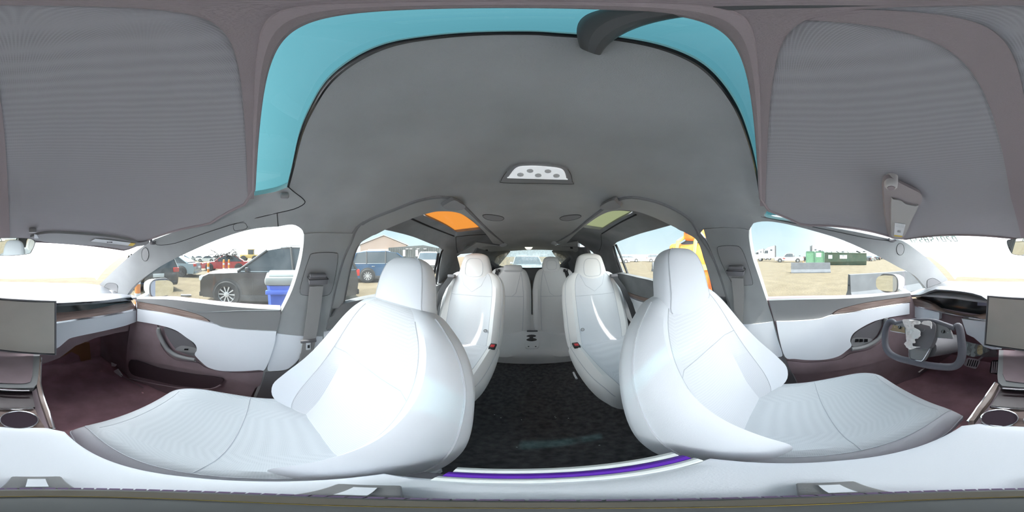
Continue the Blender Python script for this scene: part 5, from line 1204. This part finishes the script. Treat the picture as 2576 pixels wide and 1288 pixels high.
# green cabinets
gp = mat('cabinet_green', (.16, .34, .20), .6, var=.12); gpd = mat('cabinet_edge', (.09, .22, .14), .6)
for i, (a, b, lab) in enumerate(((2028, 2049.2, 'pale green cabinet without a notice'), (2051, 2073, 'pale green cabinet with a white notice'))):
    p, q = polar(a, 20), polar(b, 20); t = thing('utility_cabinet', lab+' behind the long barrier', 'cabinet', (p+q)/2, group='green utility cabinets')
    d = (q-p); n_ = Vector((d.y, -d.x, 0)).normalized()*-1; n_ = n_ if n_.dot(p) > 0 else -n_
    h_ = Vector((0, 0, 1.85)); MB().prism([p, q, q+h_, p+h_], n_*.8).build('body', gp, t)
    MB().prism([p-n_*.04+h_, q-n_*.04+h_, q-n_*.04+h_*1.06, p-n_*.04+h_*1.06], n_*.9).build('lid', gpd, t)
    for e_ in (p, q): MB().tube([e_-n_*.02, e_-n_*.02+h_], .05, 4).build('corner_post', gpd, t)
    if i: c = p*.62+q*.38+h_*.82-n_*.01; MB().prism([c-d*.3-h_*.14, c+d*.3-h_*.14, c+d*.3+h_*.14, c-d*.3+h_*.14], -n_*.02).build('notice', M['label'], t)
# dumpster
dg_ = mat('dumpster_green', (.055, .10, .065), .75, col2=(.10, .12, .08), vscale=1.5, bump=.2, bscale=20)
p, q = polar(2074, 24.5), polar(2180, 24.5); d = q-p; n_ = Vector((-d.y, d.x, 0)).normalized(); n_ = n_ if n_.dot(p) > 0 else -n_
t = thing('dumpster', 'long dark green roll-off dumpster heaped with scrap', 'dumpster', p*.5+q*.5)
U = Vector((0, 0, 1)); dn = d.normalized()
MB().loft([[p+dn*.0+x*n_+z*U for x, z in ((.3, .0), (0, .5), (0, 1.85), (2.2, 1.85), (2.2, .5), (1.9, .0))], [q+x*n_+z*U for x, z in ((.3, .0), (0, .6), (0, 1.75), (2.2, 1.75), (2.2, .6), (1.9, .0))]]).build('tub', dg_, t, smooth=False)
MB().tube([p+U*1.87, q+U*1.77], .06, 6).build('top_rail', dg_, t)
for k_, s_ in ((.45, .55), (.14, .3)):
    c = p+d*k_+U*1.25-n_*.02; MB().prism([c-dn*s_-U*.28, c+dn*s_-U*.28, c+dn*s_+U*.28, c-dn*s_+U*.28], -n_*.02).build('sign', M['label'], t)
c = p+d*.45+U*1.38-n_*.05
rt = Matrix((dn, U, -n_)).transposed().to_4x4(); rt.translation = c; text('sign_lettering', 'W', .3, M['ink'], t, rt)
ORD = ['first', 'second', 'third', 'fourth', 'fifth', 'sixth', 'seventh', 'eighth']
for i in range(8):
    c = p+d*(.05+.90*i/7)+n_*R.uniform(.4, 1.4)+U*R.uniform(1.98, 2.08); rr = Matrix.Rotation(R.uniform(-.8, .8), 3, 'X') @ Matrix.Rotation(R.uniform(0, 3), 3, 'Z')
    k = thing('scrap_metal', '%s scrap piece, %s from the cabinet end of the dark green dumpster' % (['pale', 'grey', 'black', 'rough grey'][i % 4], ORD[i]), 'scrap', c, group='scrap heaped in the dumpster')
    MB().box(c, (R.uniform(.5, .9), R.uniform(.1, .5), R.uniform(.05, .2)), rr, .02).build('sheet', [M['label'], M['plast'], M['rubber'], conc][i % 4], k)
    MB().tube([c, c+Vector((R.uniform(-.5, .5), R.uniform(-.6, .6), R.uniform(.1, .45)))], .03, 5).build('bar', M['plast'], k)
# traffic cone
p = polar(2021, 25); t = thing('traffic_cone', 'tiny orange cone beside the green cabinets', 'cone', p)
MB().lathe([(.16, 0), (.16, .03), (.11, .04), (.03, .62), (.01, .64)], p, 'z', 14).build('cone', mat('orange_cone', (.85, .18, .03), .5), t)
# equipment between pickup and cabinets
p = polar(2020, 42, -HZ); t = thing('trailer_rig', 'dark tangled equipment rig behind the pickup', 'equipment', p)
for i in range(9):
    a = p+Vector((R.uniform(-1, 1), R.uniform(-1.6, 1.6), R.uniform(.3, 1.6))); MB().tube([a, a+Vector((R.uniform(-1, 1), R.uniform(-1.5, 1.5), R.uniform(-.5, .7)))], .08, 6).build('boom', M['rubber'], t)
MB().box(p+Vector((0, 0, .6)), (1.6, 2.2, .7), bev=.05).build('frame', M['rubber'], t)
# far yard clutter in front-right (dark low cars)
for i, (a, r_, lab) in enumerate(((2190, 45, 'dark low car nearest the end of the green dumpster'), (2207, 56, 'dark low car, middle of three beyond the dumpster'), (2226, 66, 'dark low car, farthest of three beyond the dumpster'))):
    car('sedan', lab, paint('black', (.03, .035, .038)), 4.5, 1.8, 1.4, 'sedan', polar(a, r_), math.radians(40+20*i), group='far dark cars beyond the dumpster')
# fence
fm = mat('fence_blue', (.30, .38, .38), .8, var=.1)
t = thing('fence', 'long pale blue-grey panel fence at the back of the yard', 'fence', polar(1600, 42))
a, b = polar(1440, 46), polar(1840, 47); nP = 30
for i in range(nP):
    p, q = a.lerp(b, i/nP), a.lerp(b, (i+.985)/nP); h_ = Vector((0, 0, 1.75)); d = (q-p).normalized(); n_ = Vector((-d.y, d.x, 0))*.04
    MB().prism([p+Vector((0, 0, .1)), q+Vector((0, 0, .1)), q+h_, p+h_], n_).build('panel', fm, t, smooth=False)
    MB().box(p+Vector((0, 0, .95)), (.09, .09, 1.9)).build('post', M['plast'], t)
# posts (orange and white channelizers)
def post(px, r, h, label):
    p = polar(px, r); t = thing('channelizer_post', label, 'post', p)
    MB().lathe([(.13, 0), (.13, .05), (.055, .08), (.055, h), (.02, h+.03)], p, 'z', 14).build('tube', mat('post_orange', (.85, .26, .03), .5), t)
    for z in (.55, .8): MB().lathe([(.057, z*h-.05), (.058, z*h-.05), (.058, z*h+.05), (.057, z*h+.05)], p, 'z', 14, cap=False).build('band', M['label'], t)
post(346, 3.1, 1.12, 'bright orange post seen through the small passenger quarter glass')
post(524, 7.4, 1.05, 'orange post behind the tail of the silver-blue sedan')
post(563, 9.5, 1.15, 'orange post in front of the red wreck, nearer the sedan')
post(576, 9.5, 1.15, 'orange post in front of the red wreck, nearer the dark crossover')
# tangle of wiring on the wreck
p = polar(566, 15.0, 0); k = MB()
for i in range(46):
    a = p+Vector((R.uniform(-.5, .5), R.uniform(-1.1, 1.1), R.uniform(-.05, .35))); b = a+Vector((R.uniform(-.5, .5), R.uniform(-.7, .7), R.uniform(-.5, .3))); k.tube([a, (a+b)/2+Vector((0, 0, R.uniform(-.1, .15))), b], R.uniform(.02, .05), 5)
o = k.build('wiring_tangle', M['rubber']); tag(o, 'tangle of black wiring heaped over the red wreck', 'wiring', kind='stuff')
# loader
p = polar(628, 41); t = thing('wheel_loader', 'yellow wheel loader far behind the red wreck', 'loader', p)
yl = mat('loader_yellow', (.55, .38, .10), .6)
MB().box(p+Vector((0, 0, 1.3)), (2.0, 4.6, .9), bev=.1).build('body', yl, t)
cb_ = MB().box(p+Vector((0, .4, 2.3)), (1.6, 1.6, 1.3), bev=.06).build('cab', m_cg, t)
MB().box(p+Vector((0, .4, 3.0)), (1.8, 1.8, .12), bev=.03).build('roof', yl, t)
for sx in (-.8, .8):
    for sy in (-.3, 1.1): MB().tube([p+Vector((sx, sy, 1.7)), p+Vector((sx, sy, 3.0))], .05, 5).build('cab_post', yl, t)
for sx in (-1, 1):
    for sy in (-1.4, 1.4): MB().lathe([(.35, -.25), (.72, -.25), (.75, 0), (.72, .25), (.35, .25)], p+Vector((sx*1.0, sy, .75)), 'x', 20).build('wheel', m_tyre, t)
MB().box(p+Vector((0, -2.9, .7)), (2.4, .8, .9), bev=.05).build('bucket', M['rubber'], t)
# far vehicles haze line on passenger side
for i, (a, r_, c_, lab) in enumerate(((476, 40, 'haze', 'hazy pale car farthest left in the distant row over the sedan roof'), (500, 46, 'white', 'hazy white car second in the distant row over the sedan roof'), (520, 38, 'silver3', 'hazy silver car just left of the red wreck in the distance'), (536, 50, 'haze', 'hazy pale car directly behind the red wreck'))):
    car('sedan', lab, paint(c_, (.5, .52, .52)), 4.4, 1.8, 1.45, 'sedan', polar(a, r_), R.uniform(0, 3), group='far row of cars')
# blue bin
bb = thing('trash_bin', 'blue plastic bin with a grey lid right outside the passenger door', 'bin', (-2.0, .2, -HZ))
bm_ = mat('bin_blue', (.06, .13, .55), .5, bump=.1)
secs = []
for z, s_ in ((0, .80), (.5, .88), (.98, .97), (1.02, 1.0)):
    secs.append([Vector((-2.02+x*s_*.27, .24+y*s_*.31, -HZ+.04+z)) for x, y in ((-1, -.9), (-.9, -1), (.9, -1), (1, -.9), (1, .9), (.9, 1), (-.9, 1), (-1, .9))])
MB().loft(secs).build('body', bm_, bb)
MB().box((-2.02, .24, -HZ+1.11), (.58, .66, .09), bev=.03).build('lid', mat('lid_grey', (.22, .24, .24), .5), bb)
MB().box((-2.02, .24, -HZ+1.165), (.50, .58, .04), bev=.02).build('lid_top', mat('lid_grey2', (.30, .32, .32), .5), bb)
MB().box((-1.745, .24, -HZ+.99), (.03, .64, .05), bev=.01).build('rim_band', bm_, bb)
MB().box((-1.757, .33, -HZ+.70), (.02, .22, .10), bev=.01).build('recess_shade', mat('bin_blue_shaded', (.04, .08, .35), .5), bb)  # raised box; shade of a recess put into its darker blue
# buildings
bt_ = thing('barn', 'brown metal barn with a pale grey pitched roof', 'building', polar(935, 42))
ub = (polar(975, 42)-polar(890, 42)).normalized(); nb = Vector((-ub.y, ub.x, 0)); nb = nb if nb.dot(polar(935, 42)) > 0 else -nb
c = polar(965, 42)
gable = [c-ub*6+U*0, c+ub*6, c+ub*6+U*4.2, c+U*6.6, c-ub*6+U*4.2]
MB().prism(gable, nb*26).build('wall', mat('barn_brown', (.32, .24, .20), .8), bt_, smooth=False)
for s_ in (-1, 1):
    MB().prism([c+U*6.7-nb*.3, c+ub*6.6*s_+U*4.1-nb*.3, c+ub*6.6*s_+U*4.25-nb*.3, c+U*6.85-nb*.3], nb*27).build('roof', mat('barn_roof', (.50, .52, .52), .6), bt_, smooth=False)
MB().prism([c-ub*18+U*0, c-ub*6, c-ub*6+U*3.9, c-ub*18+U*3.2], nb*20).build('side_wing', mat('barn_pale', (.52, .54, .54), .7), bt_, smooth=False)
MB().prism([c-ub*4+U*2.9-nb*.05, c+ub*5+U*2.9-nb*.05, c+ub*5+U*3.1-nb*.05, c-ub*4+U*3.1-nb*.05], -nb*.05).build('trim_band', M['label'], bt_, smooth=False)
sh_ = thing('slatted_shed', 'dark green-grey slatted metal shed beside the barn', 'building', polar(1040, 24))
a, b = polar(977, 24), polar(1112, 24); d = (b-a); un = d.normalized(); n_ = Vector((-un.y, un.x, 0)); n_ = n_ if n_.dot(a) > 0 else -n_
sm = mat('shed_dark', (.075, .085, .085), .7, var=.2, vscale=3)
MB().prism([a, b, b+U*2.45, a+d*.65+U*2.95, a+U*2.6], n_*6).build('wall', mat('shed_back', (.05, .055, .055), .8), sh_, smooth=False)
for i in range(30):
    p = a+d*(i+.5)/30; MB().box(p+U*1.30-n_*.03, (.06, .06, 2.55)).build('slat', sm, sh_)
for k_ in (.295, .53): p = a+d*k_; MB().prism([p-un*.17+U*1.35-n_*.08, p+un*.17+U*1.35-n_*.08, p+un*.17+U*2.25-n_*.08, p-un*.17+U*2.25-n_*.08], -n_*.02).build('window', M['label'], sh_)
for k_ in (.35, .42, .55, .68): p = a+d*k_+U*2.42-n_*.1; MB().box(p, (.5, .1, .05)).build('strip_light', M['label'], sh_)
ex_ = thing('excavator_arm', 'yellow machine arm lying left of the blue crossover', 'machine', polar(897, 16))
MB().tube([polar(885, 16, -1.22), polar(897, 16, -.55), polar(912, 16, -.42), polar(920, 16, -1.0)], [.18, .16, .14, .1], 8).build('arm', yl, ex_)
# scattered debris beside the cars
for a, r_, lab in ((468, 5.5, 'broken grey plastic shard on the dirt below the silver sedan'), (523, 6.2, 'crumpled dark bumper scrap on the dirt by the crossover nose'), (883, 4.2, 'thin dark stick on the dirt below the rear passenger glass'), (902, 4.7, 'wide flat black scrap on the dirt below the blue crossover')):
    p = polar(a, r_, -HZ+.03); t = thing('road_debris', lab, 'debris', p)
    MB().box(p, (.35, .12, .05), Matrix.Rotation(R.uniform(0, 3), 3, 'Z'), .01).build('scrap', M['rubber'] if 'dark' in lab or 'black' in lab else M['plast'], t)
    MB().box(p+Vector((.1, .08, .02)), (.18, .05, .06), Matrix.Rotation(R.uniform(0, 3), 3, 'Z'), .01).build('fragment', M['plast'], t)

# ------------------------------------------------------------------ our car's exterior mirrors and bonnet
def side_mirror(sx, px, py, x, label):
    c = onX(px, py, x); t = thing('door_mirror', label, 'mirror', c)
    secs = []
    for i, (yy, s_) in enumerate(((-.10, .25), (-.08, .7), (-.04, .93), (0, 1.0), (.015, .98))):
        secs.append([c+Vector((sx*.0+.125*s_*sgnp(math.cos(a), .65)*1.0+0*sx, yy, .075*s_*sgnp(math.sin(a), .65)-.012*math.cos(a)*sx)) for a in lin(0, 2*PI, 29)[:-1]])
    MB().loft(secs).build('housing', M['paintw'], t)
    MB().tube([p+Vector((0, .003, 0)) for p in secs[-1]], .006, 6, True).build('rim', M['plast_d'], t)
    g2 = [c+Vector((.112*sgnp(math.cos(a), .65), .020, .063*sgnp(math.sin(a), .65)-.010*math.cos(a)*sx)) for a in lin(0, 2*PI, 29)[:-1]]
    g2 = [Vector((p.x, p.y-(p.x-c.x)*sx*-.25+.01, p.z)) for p in g2]
    flat('glass', g2, M['mirror'], t, .002)
    MB().tube([c+Vector((-sx*.11, -.02, -.05)), c+Vector((-sx*.20, -.03, -.075))], .03, 8).build('stalk', M['paintw'], t)
side_mirror(-1, 400, 724, -1.00, 'white door mirror outside the passenger window')
side_mirror(1, 2238, 712, 1.00, 'white door mirror outside the driver window')
# front corner bodywork beside the quarter glasses
for sx, lab in ((-1, 'passenger'), (1, 'driver')):
    t = thing('fender', 'white front fender edge by the %s quarter glass' % lab, 'fender', (sx*.9, -1.3, -.5))
    secs = []
    for y, z, x in ((-.98, -.285, .84), (-1.2, -.30, .86), (-1.6, -.36, .86), (-1.95, -.48, .80)):
        secs.append([Vector((sx*(x-.16), y, z+.03)), Vector((sx*(x-.05), y, z+.02)), Vector((sx*x, y, z-.05)), Vector((sx*(x+.01), y, z-.3)), Vector((sx*(x-.16), y, z-.3))])
    MB().loft(secs).build('panel', M['paintw'], t)
t = thing('hood', 'white hood ahead of the windscreen', 'hood', (0, -1.6, -.5))
secs = [[Vector((x, y, z-.06*(x/.7)**2)) for x in lin(-.69, .69, 9)]+[Vector((.69, y, z-.15)), Vector((-.69, y, z-.15))] for y, z in ((-1.33, -.255), (-1.6, -.30), (-1.9, -.38), (-2.1, -.50))]
MB().loft(secs).build('panel', M['paintw'], t)

# ------------------------------------------------------------------ person outside the driver-side rear door
def skin_body(name, verts, edges, radii, m, parent, sub=2):
    me = bpy.data.meshes.new(name); me.from_pydata([Vector(v) for v in verts], edges, []); o = bpy.data.objects.new(name, me); col_link(o)
    sk = o.modifiers.new('s', 'SKIN'); lay = me.skin_vertices[0].data if me.skin_vertices else None
    if lay is None: 
        bm = bmesh.new(); bm.from_mesh(me); bm.verts.layers.skin.verify(); bm.to_mesh(me); bm.free(); lay = me.skin_vertices[0].data
    for i, r in enumerate(radii): lay[i].radius = r if isinstance(r, tuple) else (r, r)
    lay[0].use_root = True
    sb = o.modifiers.new('b', 'SUBSURF'); sb.levels = sub
    dg = bpy.context.evaluated_depsgraph_get(); m2 = bpy.data.meshes.new_from_object(o.evaluated_get(dg))
    v = [x.co.copy() for x in m2.vertices]; f = [tuple(p.vertices) for p in m2.polygons]; bpy.data.objects.remove(o); bpy.data.meshes.remove(m2)
    return obj(name, v, f, m, parent)
PC = Vector((1.36, .86, -HZ))
ps = thing('person', 'person in an orange high-visibility hooded jacket with yellow stripes standing outside', 'person', PC)
hv = mat('hivis_orange', (.95, .22, .03), .7, col2=(1, .36, .06), vscale=5); yel = mat('hivis_yellow', (.75, .9, .12), .6); navy = mat('dark_trousers', (.04, .045, .06), .8); skin = mat('skin', (.45, .27, .19), .6)
def pq(x, y, z): return PC+Vector((x, y, z))
bodyv = [pq(0, 0, .95), pq(0, 0, 1.12), pq(0, 0, 1.32), pq(.0, 0, 1.46), pq(0, 0, 1.54), pq(0, .0, 1.64), pq(0, 0, 1.74),
         pq(0, -.20, 1.45), pq(.03, -.27, 1.20), pq(-.06, -.26, .98), pq(0, .20, 1.45), pq(.03, .27, 1.20), pq(-.08, .25, .98),
         pq(0, -.10, .88), pq(.0, -.11, .50), pq(.02, -.11, .10), pq(-.12, -.12, .04), pq(0, .10, .88), pq(0, .11, .50), pq(.02, .11, .10), pq(-.12, .12, .04)]
be = [(0, 1), (1, 2), (2, 3), (3, 4), (4, 5), (5, 6), (3, 7), (7, 8), (8, 9), (3, 10), (10, 11), (11, 12), (0, 13), (13, 14), (14, 15), (15, 16), (0, 17), (17, 18), (18, 19), (19, 20)]
br = [.15, .145, .16, .14, .055, .085, .075, .07, .05, .035, .07, .05, .035, .10, .07, .05, .04, .10, .07, .05, .04]
skin_body('body', bodyv, be, br, navy, ps)
jv = [pq(0, 0, .92), pq(0, 0, 1.10), pq(0, 0, 1.32), pq(0, 0, 1.48), pq(0, -.22, 1.45), pq(.03, -.29, 1.20), pq(-.06, -.27, 1.0), pq(0, .22, 1.45), pq(.03, .29, 1.20), pq(-.08, .26, 1.0)]
skin_body('jacket', jv, [(0, 1), (1, 2), (2, 3), (3, 4), (4, 5), (5, 6), (3, 7), (7, 8), (8, 9)], [.20, .19, .20, .16, .10, .085, .06, .10, .085, .06], hv, ps)
skin_body('hood', [pq(0, 0, 1.50), pq(.01, 0, 1.62), pq(.02, 0, 1.72), pq(.0, 0, 1.78)], [(0, 1), (1, 2), (2, 3)], [.13, .125, .12, .07], hv, ps)
for z, r1 in ((1.02, .215), (1.28, .215)):
    MB().lathe([(r1, -.025), (r1+.004, -.025), (r1+.004, .025), (r1, .025)], pq(0, 0, z), 'z', 24, cap=False).build('reflective_band', yel, ps)
for sy in (-.10, .10): MB().tube([pq(-.20, sy, 1.05), pq(-.205, sy, 1.3), pq(-.15, sy, 1.52), pq(-.02, sy, 1.58)], .018, 6).build('reflective_strap', yel, ps)
fc = skin_body('face', [pq(-.06, 0, 1.60), pq(-.07, 0, 1.68)], [(0, 1)], [.075, .072], skin, ps)
MB().box(pq(-.148, 0, 1.64), (.03, .025, .04), bev=.008).build('nose', skin, fc)
for sy in (-.032, .032): MB().lathe([(.001, 0), (.011, .003), (.001, .010)], pq(-.132, sy, 1.67), 'x', 8).build('eye', M['ink'], fc)
MB().box(pq(-.135, 0, 1.595), (.01, .045, .008), bev=.003).build('mouth', M['red'], fc)
for sy, sx in ((-.26, -.06), (.25, -.08)):
    hand = skin_body('hand', [pq(sx, sy, .98), pq(sx-.01, sy, .90), pq(sx-.015, sy-.025, .84), pq(sx-.02, sy-.026, .80), pq(sx-.018, sy-.008, .835), pq(sx-.025, sy-.008, .79), pq(sx-.018, sy+.010, .835), pq(sx-.025, sy+.010, .795), pq(sx-.015, sy+.027, .845), pq(sx-.02, sy+.028, .81), pq(sx-.04, sy-.02, .92), pq(sx-.055, sy-.022, .88)],
                   [(0, 1), (1, 2), (2, 3), (1, 4), (4, 5), (1, 6), (6, 7), (1, 8), (8, 9), (1, 10), (10, 11)], [.03, (.022, .038), .010, .008, .010, .008, .010, .008, .009, .007, .011, .009], skin, ps)

# shift everything so that the ground lies at height zero
for o in sc.objects:
    if o.parent is None and o.type in ('MESH', 'EMPTY'): o.location.z += HZ
